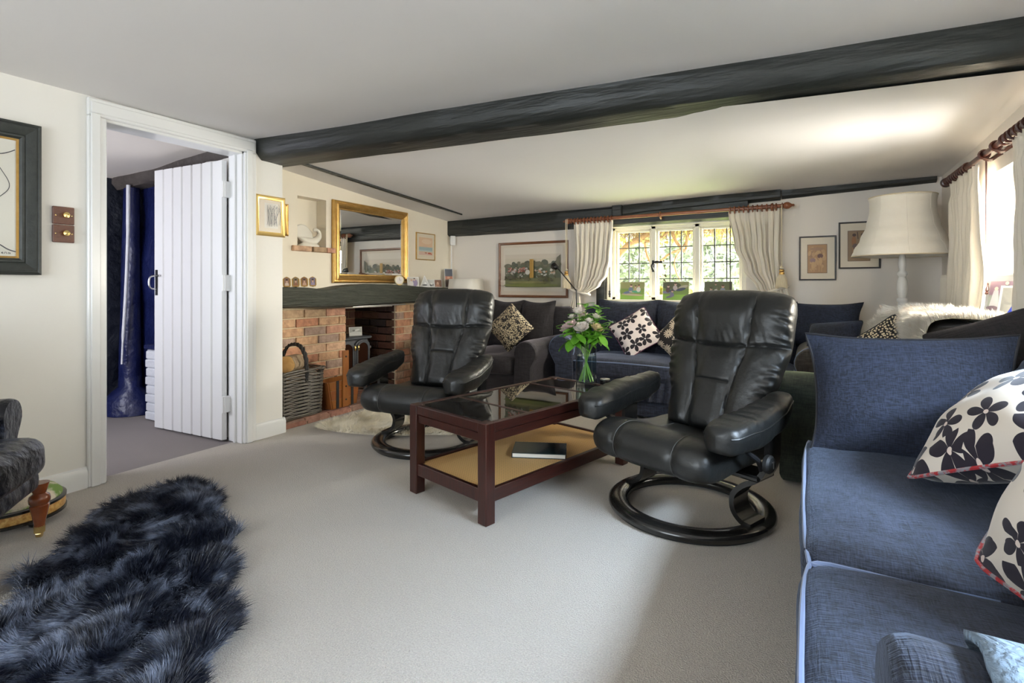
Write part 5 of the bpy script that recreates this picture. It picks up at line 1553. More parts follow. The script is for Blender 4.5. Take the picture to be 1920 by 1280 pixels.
for pts in ([(0, 0), (0.004, 0.030), (0.022, 0.030), (0.024, 0.016), (0.004, 0.014)], [(0.032, 0.008), (0.044, 0.010), (0.038, 0.016), (0.032, 0.006), (0.044, 0.001)], [(0.050, 0.0), (0.052, 0.014), (0.060, 0.014), (0.062, 0.0)], [(0.078, 0.012), (0.070, 0.010), (0.070, 0.002), (0.079, 0.004), (0.080, 0.013), (0.083, 0.0)]):
    sh += stroke_shapes(ln, [(sx + a * 1.3, sy + b) for a, b in pts], 0.005)
picture('framed_drawing', 'large black-framed line drawing on the wall beside the switches', (XL, 0.775, 1.489), PI / 2, 0.66, 0.735, blk, M['frame_black'], [((0.70, 0.68, 0.61), rect(0, 0, 1, 1))] + sh, 0.475, 0.555, lip=M['gold'])

gp = [(0, 0), (0, 0.014), (0.006, 0.020), (0.012, 0.018), (0.022, 0.013), (0.028, 0.012), (0.030, 0.008), (0.030, 0.004)]
sk = [((0.72, 0.64, 0.53), rect(0, 0, 1, 1)), ((0.74, 0.70, 0.64), rect(0.26, 0.13, 0.86, 0.90))]
for k in range(16):
    x = 0.40 + 0.022 * k
    sk += stroke_shapes((0.17, 0.17, 0.19), [(p.x, p.y) for p in catmull([(x + rp.uniform(-.05, .05), 0.2 + rp.uniform(-.03, .05), 0), (x + rp.uniform(-.08, .08), 0.45, 0), (x + rp.uniform(-.08, .08), 0.65, 0), (x + rp.uniform(-.05, .05), rp.uniform(.70, .86), 0)], 4)], 0.012)
picture('framed_sketch', 'small gilt-framed pencil sketch on the pier beside the door', (XL, 2.385, 1.562), PI / 2, 0.235, 0.285, gp, M['bright_gold'], sk, 0.18, 0.23)
picture('gilt_frame', 'sliver of a second gilt frame behind the pencil sketch', (XF, 2.668, 1.595), PI / 2, 0.215, 0.255, gp, M['gold'], [((0.60, 0.52, 0.38), rect(0, 0, 1, 1)), ((0.25, 0.25, 0.22), ell(0.5, 0.5, 0.2, 0.3))], 0.16, 0.20)

# gilt overmantel mirror
mp = [(0, 0), (0, 0.018), (0.008, 0.030), (0.016, 0.026), (0.022, 0.026), (0.030, 0.040), (0.042, 0.044), (0.056, 0.036), (0.070, 0.022), (0.076, 0.022), (0.080, 0.016), (0.080, 0.006)]
mt = thing('wall_mirror', 'large gilt-framed mirror hanging above the mantel beam', 'mirror', (XF + 0.004, 3.712, 1.460), PI / 2)
obj('frame', frame_mb(0.985, 0.735, mp), M['gold'], mt, 20)
obj('mirror_glass', MB().box((-0.413, -0.010, -0.288), (0.413, -0.006, 0.288)), M['mirror'], mt, 0)
obj('bevel_edge', frame_mb(0.826, 0.576, [(0.0, 0.0105), (0.0, 0.0108), (0.018, 0.0125), (0.018, 0.0105)]), M['mirror'], mt, 0)

tp = [(0, 0), (0, 0.010), (0.004, 0.014), (0.009, 0.012), (0.010, 0.006)]
wc = [((0.74, 0.66, 0.52), rect(0, 0, 1, 1)), ((0.62, 0.56, 0.45), rect(0.06, 0.10, 0.94, 0.93)), ((0.74, 0.66, 0.52), rect(0.07, 0.11, 0.93, 0.92)), ((0.72, 0.50, 0.33), rect(0.12, 0.16, 0.88, 0.86)),
      ((0.76, 0.58, 0.42), ell(0.55, 0.70, 0.28, 0.10)), ((0.34, 0.45, 0.47), rect(0.12, 0.36, 0.88, 0.48)), ((0.46, 0.56, 0.55), rect(0.12, 0.30, 0.88, 0.36)), ((0.66, 0.46, 0.36), ell(0.45, 0.50, 0.15, 0.03)), ((0.68, 0.48, 0.40), rect(0.12, 0.16, 0.88, 0.27)),
      ((0.50, 0.12, 0.07), ell(0.70, 0.24, 0.10, 0.035)), ((0.42, 0.13, 0.09), ell(0.50, 0.25, 0.07, 0.02)), ((0.58, 0.18, 0.10), ell(0.80, 0.22, 0.05, 0.03))]
picture('watercolour', 'small thin-framed beach watercolour beside the mirror', (XF, 4.52, 1.495), PI / 2, 0.325, 0.295, tp, M['gold'], wc, 0.305, 0.275)

# the hunting print
hp = [(0, 0), (0, 0.018), (0.006, 0.022), (0.018, 0.020), (0.024, 0.014), (0.026, 0.006)]
hs = [((0.70, 0.61, 0.50), rect(0, 0, 1, 1)), ((0.74, 0.67, 0.57), rect(0.05, 0.08, 0.95, 0.94)), ((0.62, 0.55, 0.44), rect(0.075, 0.16, 0.925, 0.80)), ((0.66, 0.58, 0.48), rect(0.075, 0.72, 0.925, 0.80)),
      ((0.145, 0.16, 0.10), rect(0.075, 0.16, 0.925, 0.60)), ((0.20, 0.20, 0.10), rect(0.075, 0.16, 0.925, 0.34))]
hs += blobs([(0.11, 0.12, 0.09), (0.16, 0.15, 0.10), (0.20, 0.19, 0.13)], 40, (0.10, 0.56, 0.90, 0.64), 0.02, 0.05)
hs += [((0.16, 0.15, 0.10), [(0.84, 0.56), (0.925, 0.56), (0.925, 0.78), (0.87, 0.72)])]
hs += blobs([(0.50, 0.20, 0.15), (0.62, 0.45, 0.38), (0.42, 0.13, 0.10), (0.55, 0.52, 0.48)], 60, (0.14, 0.44, 0.46, 0.54), 0.008, 0.02)
hs += blobs([(0.55, 0.52, 0.46), (0.40, 0.36, 0.30), (0.14, 0.14, 0.10)], 26, (0.12, 0.36, 0.42, 0.44), 0.008, 0.018)
hs += blobs([(0.60, 0.58, 0.52), (0.45, 0.40, 0.32), (0.55, 0.30, 0.18)], 30, (0.55, 0.36, 0.86, 0.52), 0.008, 0.022)
hs += [((0.42, 0.24, 0.05), rect(0.485, 0.34, 0.545, 0.70)), ((0.55, 0.36, 0.10), rect(0.53, 0.36, 0.538, 0.69)), ((0.68, 0.65, 0.58), ell(0.455, 0.45, 0.035, 0.05))]
hs += blobs([(0.09, 0.08, 0.05), (0.12, 0.11, 0.06)], 22, (0.10, 0.30, 0.50, 0.38), 0.015, 0.04, flat=0.5)
hs += blobs([(0.10, 0.095, 0.05)], 14, (0.62, 0.28, 0.90, 0.38), 0.012, 0.03)
hs += [((0.19, 0.21, 0.06), ell(0.5, 0.20, 0.42, 0.035)), ((0.26, 0.25, 0.10), ell(0.45, 0.255, 0.3, 0.02))]
picture('hunting_picture', 'wide brown-framed hunting print on the back wall', (-2.575, YB, 1.240), 0, 0.835, 0.60, hp, M['frame_brown'], hs, 0.79, 0.555)
dp = [(0, 0), (0, 0.014), (0.003, 0.016), (0.010, 0.015), (0.012, 0.006)]
ochre = [((0.74, 0.65, 0.51), rect(0, 0, 1, 1)), ((0.12, 0.06, 0.03), rect(0.20, 0.14, 0.78, 0.83)), ((0.42, 0.23, 0.085), rect(0.215, 0.15, 0.765, 0.82))]
fig1 = ochre + blobs([(0.50, 0.30, 0.13), (0.34, 0.18, 0.08), (0.56, 0.34, 0.15)], 26, (0.25, 0.2, 0.73, 0.78), 0.03, 0.07)
for x, y, c in ((0.36, 0.45, (0.30, 0.17, 0.15)), (0.58, 0.55, (0.14, 0.05, 0.03))):
    fig1 += [(c, ell(x, y, 0.085, 0.055)), ((0.58, 0.35, 0.15), ell(x + 0.01, y - 0.13, 0.05, 0.10)), ((0.52, 0.30, 0.12), rect(x - 0.05, 0.18, x - 0.015, y - 0.18)), ((0.52, 0.30, 0.12), rect(x + 0.02, 0.18, x + 0.055, y - 0.18))]
fig1 += [((0.36, 0.20, 0.10), ell(0.48, 0.72, 0.2, 0.04))]
picture('framed_print', 'ochre figure print in a thin dark frame nearest the window curtain', (0.070, YB, 1.295), 0, 0.265, 0.365, dp, M['frame_dark'], fig1, 0.245, 0.345, group='pair of ochre prints')
fig2 = ochre[:2] + [((0.30, 0.19, 0.10), rect(0.215, 0.15, 0.765, 0.82))]
for x, c in ((0.36, (0.33, 0.14, 0.05)), (0.58, (0.30, 0.12, 0.06))):
    fig2 += [(c, ell(x, 0.58, 0.06, 0.13)), ((0.07, 0.03, 0.02), ell(x + 0.01, 0.73, 0.05, 0.035)), ((0.16, 0.10, 0.08), ell(x + 0.03, 0.47, 0.07, 0.07)), ((0.40, 0.22, 0.10), rect(x - 0.04, 0.20, x - 0.01, 0.45)), ((0.40, 0.22, 0.10), rect(x + 0.02, 0.20, x + 0.05, 0.45))]
fig2 += stroke_shapes((0.06, 0.03, 0.02), [(0.47, 0.64), (0.45, 0.80)], 0.02)
picture('framed_print', 'ochre figure print in a thin dark frame partly behind the lampshade', (0.358, YB, 1.392), 0, 0.28, 0.375, dp, M['frame_dark'], fig2, 0.26, 0.355, group='pair of ochre prints')

# ================================================================ switches, sensor
for z, lb in ((1.428, 'upper rosewood dimmer switch plate with a brass knob'), (1.335, 'lower rosewood dimmer switch plate with a brass knob')):
    t = thing('dimmer_switch', lb, 'switch', (XL, 1.200, z), PI / 2, 'pair of dimmer switches')
    obj('plate', MB().box((-0.045, -0.014, -0.045), (0.045, 0, 0.045), 0.003), M['rosewood'], t)
    obj('knob', MB().lathe([(0.013, 0.012), (0.012, 0.022), (0.015, 0.026), (0.014, 0.032), (0.0, 0.034)], 18, M=TR(0.006, 0, 0.003) @ RX(PI / 2)), M['brass'], t)
    for a in (-0.034, 0.034): obj('screw', MB().lathe([(0.003, 0.012), (0.003, 0.015), (0.0, 0.0155)], 8, M=TR(a, 0, 0.0) @ RX(PI / 2)), M['brass'], t)
t = thing('alarm_sensor', 'white motion sensor in the corner below the beam', 'sensor', (-3.60, 4.955, 1.59), math.radians(45))
obj('housing', MB().box((-0.032, -0.045, -0.055), (0.032, 0.0, 0.055), 0.010, 2), M['white_plastic'], t)
obj('lens', MB().box((-0.022, -0.049, -0.035), (0.022, -0.044, 0.01), 0.003), M['gloss'], t)
obj('cable', MB().tube([(-0.012, 0.0, -0.05), (-0.012, 0.002, -0.3), (-0.012, 0.002, -0.48)], 0.008, 6), M['white_plastic'], t)

# ================================================================ figurine in the niche: a swimming swan-like bird on a wave
fg = thing('figurine', 'white porcelain bird figurine in the wall niche', 'figurine', (-3.675, 3.01, 1.397), math.radians(84))
body = catmull([(-0.13, 0, 0.10), (-0.10, 0, 0.085), (-0.05, 0, 0.055), (0.0, 0, 0.045), (0.05, 0, 0.055), (0.085, 0, 0.085), (0.095, 0, 0.12), (0.08, 0, 0.145), (0.055, 0, 0.150), (0.035, 0, 0.140)], 4)
n = len(body)
rad = [interp(i / (n - 1), [(0, 0.006), (0.2, 0.026), (0.4, 0.036), (0.55, 0.026), (0.68, 0.016), (0.85, 0.013), (0.92, 0.015), (1, 0.004)]) for i in range(n)]
obj('body', MB().tube(body, rad, 14), M['porcelain'], fg, 60)
for s in (-1, 1):
    def wing(i, j, s=s):
        x = lerp(0.02, -0.125, i); zz = 0.07 + 0.085 * j * (0.35 + 0.65 * math.sin(PI * min(1, i * 0.85 + 0.12))) + 0.05 * i * j
        return (x - 0.03 * j, s * (0.022 + 0.022 * j * (1 - 0.5 * i)), zz)
    mb = MB().grid(wing, 12, 8, uv=False)
    w = obj('wing', mb, M['porcelain'], fg, 60); solid_cloth(w, 0.007)
loops = []
for i in range(9):
    q = i / 8
    r = interp(q, [(0, 0.085), (0.4, 0.075), (0.8, 0.05), (1, 0.02)])
    loops.append([(r * 1.25 * math.cos(a) * (1 + 0.12 * math.sin(3 * a + 3 * q)) - 0.01, r * 0.42 * math.sin(a), 0.045 * q) for a in [2 * PI * k / 20 for k in range(20)]])
obj('wave_base', MB().loft(loops), M['porcelain'], fg, 60)

# ================================================================ things on the mantel beam
def photo_card(name, label, loc, yaw, w, h, shapes, lean=-10, border=0.004, thick=0.004, fm=None, group=None, shape=None, strut=True, cat='photo'):
    t = thing(name, label, cat, loc, 0, group)
    t.rotation_euler = (RZ(math.radians(yaw)) @ RX(math.radians(lean))).to_euler()
    out = shape or [(-w / 2, 0), (w / 2, 0), (w / 2, h), (-w / 2, h)]
    obj('mount', MB().prism(out, 0.0, thick, 'y'), fm or M['white_plastic'], t, 0)
    obj('print', MB_shift(print_mesh(w - 2 * border, h - 2 * border, shapes, -0.0006), 0, 0, h / 2), M['ink'], t, 0)
    if strut: obj('strut', MB().box((-0.008, thick, 0.0), (0.008, thick + 0.003, h * 0.75), M=TR(0, 0, 0) @ RX(math.radians(-14))), M['frame_dark'], t)
    return t
skin = [(0.62, 0.40, 0.30), (0.70, 0.48, 0.38), (0.55, 0.34, 0.25)]
def portrait(bgc, cloth_c, seed):
    r = random.Random(seed)
    return [(bgc, rect(0, 0, 1, 1)), (cloth_c, ell(0.5, 0.1, 0.38, 0.34)), (r.choice(skin), ell(0.5, 0.55, 0.2, 0.22)), ((0.08, 0.05, 0.035), ell(0.5, 0.73, 0.22, 0.12))]
oct_shape = lambda w, h: [(-w * .38, 0), (w * .38, 0), (w * .5, h * .15), (w * .5, h * .78), (w * .22, h * .93), (0, h), (-w * .22, h * .93), (-w * .5, h * .78), (-w * .5, h * .15)]
mini = [('dark brown', (0.10, 0.05, 0.03), (0.32, 0.22, 0.16)), ('pale pink', (0.30, 0.18, 0.13), (0.68, 0.56, 0.48)), ('olive brown', (0.26, 0.20, 0.12), (0.34, 0.16, 0.10)), ('peach', (0.24, 0.13, 0.08), (0.62, 0.40, 0.30)), ('lilac', (0.22, 0.19, 0.25), (0.36, 0.30, 0.44))]
for k, (nm, b, c) in enumerate(mini):
    y = 2.602 + 0.082 * k
    photo_card('miniature_portrait', 'tiny %s portrait miniature, %s in the row from the door pier on the mantel' % (nm, ['first', 'second', 'third', 'fourth', 'fifth'][k]), (-3.535, y, 1.066 + 0.012 * math.sin(y * 2.1)), 62, 0.056, 0.082, portrait(b, c, k), -14, 0.009, 0.006, M['gold'], 'portrait miniatures on the mantel', oct_shape(0.056, 0.082))
ck = thing('clock', 'small round cream clock on the mantel at the mirror corner', 'clock', (-3.53, 3.965, 1.071), math.radians(55))
obj('case', MB().lathe([(0.046, -0.012), (0.048, -0.006), (0.048, 0.004), (0.044, 0.010), (0.036, 0.008)], 28, M=TR(0, 0, 0.052) @ RX(PI / 2)), M['petal_yellow'], ck)
obj('dial', MB().lathe([(0.0, 0.0), (0.037, 0.0), (0.037, 0.0085), (0.0, 0.0085)], 28, M=TR(0, 0, 0.052) @ RX(PI / 2)), M['petal'], ck)
obj('hand', MB().box((-0.001, -0.0105, 0.052), (0.001, -0.0095, 0.078)).box((0, -0.0105, 0.051), (0.020, -0.0095, 0.053)), M['frame_dark'], ck, 0)
obj('foot', MB().box((-0.022, -0.012, 0.0), (0.022, 0.012, 0.008), 0.002), M['brass'], ck)
wed = [((0.60, 0.56, 0.50), rect(0, 0, 1, 1)), ((0.30, 0.24, 0.38), ell(0.68, 0.40, 0.25, 0.42)), ((0.72, 0.68, 0.66), ell(0.3, 0.3, 0.22, 0.34)), (skin[1], ell(0.62, 0.78, 0.09, 0.13)), (skin[0], ell(0.34, 0.72, 0.09, 0.13)), ((0.12, 0.09, 0.08), ell(0.62, 0.90, 0.10, 0.07))]
MZ = 1.058
photo_card('standing_photo', 'small couple photo with pale frame on the mantel below the watercolour', (-3.545, 4.20, MZ - 0.004), 58, 0.125, 0.105, wed, -12, 0.008)
bw = [((0.62, 0.62, 0.60), rect(0, 0, 1, 1)), ((0.10, 0.10, 0.10), ell(0.35, 0.25, 0.3, 0.12)), ((0.85, 0.85, 0.83), ell(0.55, 0.42, 0.13, 0.12)), ((0.2, 0.2, 0.2), ell(0.75, 0.3, 0.12, 0.15))]
photo_card('standing_photo', 'triangular black and white photo on the mantel', (-3.545, 4.39, MZ - 0.006), 58, 0.11, 0.125, [((0.62, 0.62, 0.60), [(0, 0), (1, 0), (0.5, 1)]), ((0.10, 0.10, 0.10), ell(0.45, 0.14, 0.3, 0.07)), ((0.85, 0.85, 0.83), ell(0.55, 0.32, 0.12, 0.10))], -12, 0.008, shape=[(-0.062, 0), (0.062, 0), (0, 0.13)], strut=False)
photo_card('standing_photo', 'narrow black and white photo between the triangular and brown ones', (-3.545, 4.50, MZ - 0.008), 58, 0.075, 0.085, bw, -12, 0.004)
photo_card('standing_photo', 'brown-toned small photo at the armchair end of the mantel', (-3.545, 4.61, MZ - 0.008), 58, 0.10, 0.088, [((0.22, 0.11, 0.07), rect(0, 0, 1, 1)), (skin[2], ell(0.5, 0.45, 0.16, 0.28)), ((0.40, 0.20, 0.13), ell(0.45, 0.15, 0.3, 0.2))], -12, 0.005)
photo_card('standing_photo', 'tall dark photo of a sunset standing in the mantel corner', (-3.53, 4.80, MZ - 0.010), 58, 0.10, 0.215, [((0.07, 0.08, 0.11), rect(0, 0, 1, 1)), ((0.42, 0.16, 0.10), rect(0, 0.42, 1, 0.60)), ((0.60, 0.34, 0.22), ell(0.45, 0.52, 0.2, 0.06)), ((0.10, 0.06, 0.05), rect(0, 0.0, 1, 0.40))], -8, 0.005)

# small panelled cream table lamp on a side table behind the recliner
st = thing('side_table', 'small dark side table in the corner behind the recliner', 'table', (-3.235, 4.70, 0))
obj('table_top', MB().box((-0.12, -0.14, 0.70), (0.12, 0.14, 0.72), 0.004), M['mahogany'], st)
for a in (-0.10, 0.10):
    for b in (-0.12, 0.12): obj('leg', MB().box((a - 0.012, b - 0.012, 0), (a + 0.012, b + 0.012, 0.70)), M['mahogany'], st)
tl = thing('table_lamp', 'cream panelled lampshade showing above the recliner by the mantel', 'lamp', (-3.235, 4.70, 0.7205))
obj('lamp_base', MB().lathe([(0.07, 0), (0.07, 0.012), (0.02, 0.03), (0.035, 0.08), (0.04, 0.13), (0.018, 0.19), (0.012, 0.26)], 20), M['porcelain'], tl)
mb = MB()
loops = [[(0.165 * q * c, 0.115 * q * d, z) for c, d in ((-1, -1), (-0.35, -1.12), (0.35, -1.12), (1, -1), (1.08, 0), (1, 1), (0.35, 1.12), (-0.35, 1.12), (-1, 1), (-1.08, 0))] for z, q in ((0.22, 1.0), (0.42, 0.90))]
sh_ = obj('lamp_shade', mb.loft(loops, True, False), M['shade'], tl, 5); solid_cloth(sh_, 0.003)

# ================================================================ stove in the firebox
sv = thing('wood_stove', 'dark grey cast-iron wood stove with twin glazed doors in the brick fireplace', 'stove', (-3.93, 3.60, 0.051), PI / 2)
obj('body', MB().box((-0.20, -0.15, 0.09), (0.20, 0.14, 0.50), 0.012), M['stove'], sv)
obj('top_plate', MB().box((-0.225, -0.175, 0.50), (0.225, 0.16, 0.525), 0.008), M['stove'], sv)
for sx in (-1, 1):
    for y in (-0.13, 0.12): obj('leg', MB().lathe([(0.018, 0), (0.014, 0.03), (0.024, 0.09)], 10, M=TR(sx * 0.17, y, 0)), M['stove'], sv)
    x0, x1 = sorted((sx * 0.004, sx * 0.195))
    def arch(i0, i1, z0, z1, n=10):
        return [(i0, z0), (i1, z0)] + [((i0 + i1) / 2 + (i1 - i0) / 2 * math.cos(PI * k / n), z1 - 0.06 + 0.06 * math.sin(PI * k / n)) for k in range(n + 1)]
    dr = obj('door', MB().prism(arch(x0, x1, 0.17, 0.495), -0.172, -0.150, 'y'), M['stove'], sv)
    inner = arch(x0 + 0.030, x1 - 0.030, 0.215, 0.468)
    outer = arch(x0 + 0.016, x1 - 0.016, 0.200, 0.482)
    mbx = MB().loft([[(a, -0.172, b) for a, b in outer], [(a, -0.182, b) for a, b in outer], [(a, -0.182, b) for a, b in inner], [(a, -0.172, b) for a, b in inner]], True, False)
    obj('door_rim', mbx, M['stove'], dr, 20)
    obj('glass', MB().prism(inner, -0.1755, -0.1725, 'y'), M['stove_glass'], dr, 0)
    obj('handle', MB().lathe([(0.006, 0), (0.010, 0.012), (0.011, 0.035), (0.004, 0.05)], 12, M=TR(sx * 0.022, -0.20, 0.40)), M['brass'], dr)
    obj('hinge', MB().box((sx * 0.205 - 0.018, -0.165, 0.40), (sx * 0.205 + 0.018, -0.145, 0.425), 0.004), M['steel'], sv)
obj('ash_door', MB().box((-0.17, -0.168, 0.10), (0.17, -0.150, 0.16), 0.005), M['stove'], sv)
for k in range(6): obj('vent_bar', MB().box((-0.14 + 0.05 * k, -0.173, 0.112), (-0.115 + 0.05 * k, -0.166, 0.148), 0.002), M['steel'], sv)
obj('flue_pipe', MB().lathe([(0.062, 0.52), (0.066, 0.53), (0.060, 0.54), (0.060, 0.96)], 24, M=TR(-0.02, 0.03, 0)), M['stove'], sv)
photo_card('snow_photo', 'small grey snow-scene photo standing on the stove top', (-3.86, 3.71, 0.578), 62, 0.125, 0.085, [((0.36, 0.36, 0.34), rect(0, 0, 1, 1)), ((0.58, 0.58, 0.56), ell(0.5, 0.2, 0.6, 0.25)), ((0.62, 0.62, 0.60), ell(0.6, 0.65, 0.3, 0.12, 12, 0.5)), ((0.16, 0.16, 0.15), ell(0.35, 0.6, 0.12, 0.1))], -12, 0.004)

# ================================================================ log basket
lb = thing('log_basket', 'dark willow log basket with an arched handle on the hearth by the pier', 'basket', (-3.492, 2.717, 0.0525), math.radians(3))
BW, BD, BH = 0.100, 0.20, 0.355      # half sizes along x and y
def rr_path(a, b, r, n=5):
    pts = []
    for cx, cy, s in ((a - r, b - r, 0), (-a + r, b - r, 90), (-a + r, -b + r, 180), (a - r, -b + r, 270)):
        for k in range(n):
            an = math.radians(s + 90 * k / (n - 1))
            pts.append((cx + r * math.cos(an), cy + r * math.sin(an)))
    return pts
per = catmull([(x, y, 0) for x, y in rr_path(BW, BD, 0.03)], 5, True)
mb = MB()
rows = 24
for k in range(rows):
    z = 0.02 + k * (BH - 0.05) / (rows - 1)
    sc = lerp(0.92, 1.0, z / BH)
    pts = []
    for i, p in enumerate(per):
        ph = i * 2 * PI / 5.0 + (PI if k % 2 else 0)
        d = Vector((p.x, p.y, 0)).normalized() * 0.006 * math.sin(ph)
        pts.append((p.x * sc + d.x, p.y * sc + d.y, z + 0.0035 * math.cos(ph)))
    mb.tube(pts, 0.0062, 5, True)
wv = obj('woven_sides', mb, M['wicker'], lb, 60)
wv['kind'] = 'stuff'
mb = MB()
for i in range(0, len(per), 5):
    p = per[i]
    mb.tube([(p.x * 0.91, p.y * 0.91, 0.0), (p.x * 0.99, p.y * 0.99, BH - 0.01)], 0.006, 5)
mb.box((-BW * .9, -BD * .9, 0.005), (BW * .9, BD * .9, 0.018))
stk = obj('stakes', mb, M['wicker_dark'], lb, 60); stk['kind'] = 'stuff'
mb = MB()
for q in range(3):
    mb.tube([((p.x * 1.02 + 0.010 * math.cos(i * 0.45 + q * 2.1)), p.y * 1.02 + 0.008 * math.sin(i * 0.45 + q * 2.1), BH - 0.002 + 0.012 * math.sin(i * 0.45 + q * 2.1)) for i, p in enumerate(per)], 0.008, 6, True)
    mb.tube([(p.x * 0.935, p.y * 0.935, 0.012 + 0.008 * math.sin(i * 0.45 + q * 2.1)) for i, p in enumerate(per)], 0.006, 5, True)
obj('rim', mb, M['wicker'], lb, 60)
arc = catmull([(BW + 0.003, 0.03, BH - 0.08), (BW + 0.004, 0.03, BH), (BW - 0.005, 0.025, BH + 0.11), (BW - 0.045, 0.015, BH + 0.185), (0.0, 0.0, BH + 0.205), (-BW + 0.045, -0.015, BH + 0.185), (-BW + 0.005, -0.025, BH + 0.11), (-BW - 0.004, -0.03, BH), (-BW - 0.003, -0.03, BH - 0.08)], 7)
mb = MB()
for q in range(3):
    mb.tube([p + Vector((0.007 * math.cos(i * 0.6 + q * 2.1), 0.010 * math.sin(i * 0.6 + q * 2.1), 0.007 * math.cos(i * 0.6 + q * 2.1))) for i, p in enumerate(arc)], 0.0085, 6)
obj('handle', mb, M['wicker_dark'], lb, 60)
def log(label, p0, p1, r, seed):
    t = thing('log', label, 'log', p0, 0, 'logs in the willow basket')
    d = (Vector(p1) - Vector(p0)); L = d.length
    t.rotation_euler = d.to_track_quat('Z', 'Y').to_euler()
    def ring(z, s): return [(r * s * math.cos(a) * (1 + 0.14 * nz(math.cos(a), math.sin(a), seed, 1.3)), r * s * math.sin(a) * (1 + 0.14 * nz(math.sin(a), math.cos(a), seed + 4, 1.3)), z + 0.006 * nz(math.cos(a), math.sin(a), seed + z)) for a in [2 * PI * k / 22 for k in range(22)]]
    obj('bark', MB().loft([ring(z, 1.0) for z in (0.0, L * .25, L * .5, L * .75, L)], True, True), M['bark'], t, 60)
    obj('sawn_end', MB().loft([ring(-0.001, 0.95), ring(-0.003, 0.90)], True, True), M['log_end'], t, 60)
log('round log with a pale orange sawn end lying across the willow basket', (-3.415, 2.585, 0.475), (-3.575, 2.80, 0.455), 0.068, 1.0)
log('bark-covered log beneath the sawn one in the willow basket', (-3.45, 2.60, 0.36), (-3.53, 2.86, 0.35), 0.055, 5.0)

# ================================================================ wooden tub with an upright handle
tb = thing('wooden_trug', 'orange-brown wooden tub with iron bands and a tall upright handle on the hearth', 'trug', (-3.487, 3.135, 0.0525), math.radians(4))
hw, hl, th_ = 0.085, 0.135, 0.225
for s in (-1, 1):     # long sides of three boards each
    for k in range(3):
        z0, z1 = th_ * k / 3 + 0.001, th_ * (k + 1) / 3 - 0.001
        f0, f1 = lerp(1.0, 1.32, k / 3), lerp(1.0, 1.32, (k + 1) / 3)
        x = s * hw
        L = [[(x - 0.006, -hl * f0, z0), (x + 0.006, -hl * f0, z0), (x + 0.006, hl * f0, z0), (x - 0.006, hl * f0, z0)], [(x - 0.006, -hl * f1, z1), (x + 0.006, -hl * f1, z1), (x + 0.006, hl * f1, z1), (x - 0.006, hl * f1, z1)]]
        obj('board', MB().loft(L), (M['oak_orange'], M['oak_red'], M['oak_orange'])[k], tb, 20)
    e = [[(-hw, s * hl, 0.0), (hw, s * hl, 0.0), (hw, s * (hl + 0.012), 0.0), (-hw, s * (hl + 0.012), 0.0)], [(-hw, s * hl * 1.32, th_), (hw, s * hl * 1.32, th_), (hw, s * (hl * 1.32 + 0.012), th_), (-hw, s * (hl * 1.32 + 0.012), th_)]]
    obj('end_board', MB().loft(e if s > 0 else [l[::-1] for l in e]), M['oak_red'], tb, 20)
    if s > 0:
      up = obj('upright', MB().box((s * (hw + 0.007) - (0.0 if s > 0 else 0.012), -0.035, 0.0), (s * (hw + 0.007) + (0.012 if s > 0 else 0.0), 0.035, 0.47), 0.002), M['oak_orange'], tb)
      for z in (0.06, 0.17, 0.42): obj('bolt', MB().lathe([(0.008, 0), (0.007, 0.005), (0.0, 0.007)], 10, M=TR(s * (hw + 0.019), 0.0, z) @ RY(s * PI / 2)), M['iron'], up)
    for y in (-0.085, 0.085):
        obj('iron_band', MB().box((s * (hw + 0.0085) - 0.002, y - 0.014, 0.0), (s * (hw + 0.0085) + 0.002, y + 0.014, th_ + 0.003)), M['iron'], tb, 0)
obj('floor_board', MB().box((-hw, -hl, 0), (hw, hl, 0.012)), M['oak_red'], tb)
# ================================================================ standard lamp in the corner
sl = thing('floor_lamp', 'white turned floor lamp with a large flared ivory shade in the corner', 'lamp', (0.575, 4.52, 0))
obj('base', MB().lathe([(0.15, 0), (0.155, 0.015), (0.14, 0.03), (0.06, 0.045), (0.035, 0.07)], 28), M['gloss'], sl)
obj('pole', MB().lathe([(0.030, 0.06), (0.024, 0.12), (0.026, 0.5), (0.026, 0.95), (0.032, 0.96), (0.032, 0.975), (0.024, 0.985), (0.030, 1.01), (0.034, 1.05), (0.030, 1.10), (0.020, 1.13), (0.030, 1.145), (0.030, 1.16), (0.018, 1.175), (0.024, 1.21), (0.020, 1.26), (0.012, 1.30), (0.008, 1.42)], 20), M['gloss'], sl, 50)
loops = []
SEG = 64
shp = [(0.0, 0.300), (0.04, 0.285), (0.12, 0.245), (0.22, 0.208), (0.32, 0.190), (0.38, 0.190), (0.415, 0.196)]
for k in range(25):
    z = 0.415 * k / 24
    r = interp(z, shp) if k else 0.300
    P = [Vector((a, b, 0)) for a, b in shp]
    row = []
    for q in range(SEG):
        an = 2 * PI * q / SEG
        sc = 1 - 0.014 * abs(math.sin(4 * an))
        row.append((r * sc * math.cos(an), r * sc * math.sin(an), 1.275 + z))
    loops.append(row)
lsh = obj('lamp_shade', MB().loft(loops, True, False), M['shade'], sl, 70); solid_cloth(lsh, 0.003)
for z, r in ((1.277, 0.299), (1.689, 0.195)):
    obj('trim_braid', MB().tube([(r * math.cos(2 * PI * q / 48), r * math.sin(2 * PI * q / 48), z) for q in range(48)], 0.004, 6, True), M['tassel'], lsh)
for q in range(8):
    an = 2 * PI * q / 8
    obj('rib_seam', MB().tube([((interp(0.415 * k / 24, shp) + 0.001) * math.cos(an), (interp(0.415 * k / 24, shp) + 0.001) * math.sin(an), 1.275 + 0.415 * k / 24) for k in range(25)], 0.0018, 5), M['shade'], lsh)
obj('bulb', MB().lathe([(0.012, 1.42), (0.03, 1.46), (0.032, 1.49), (0.02, 1.52), (0.0, 1.525)], 16), M['white_plastic'], sl)

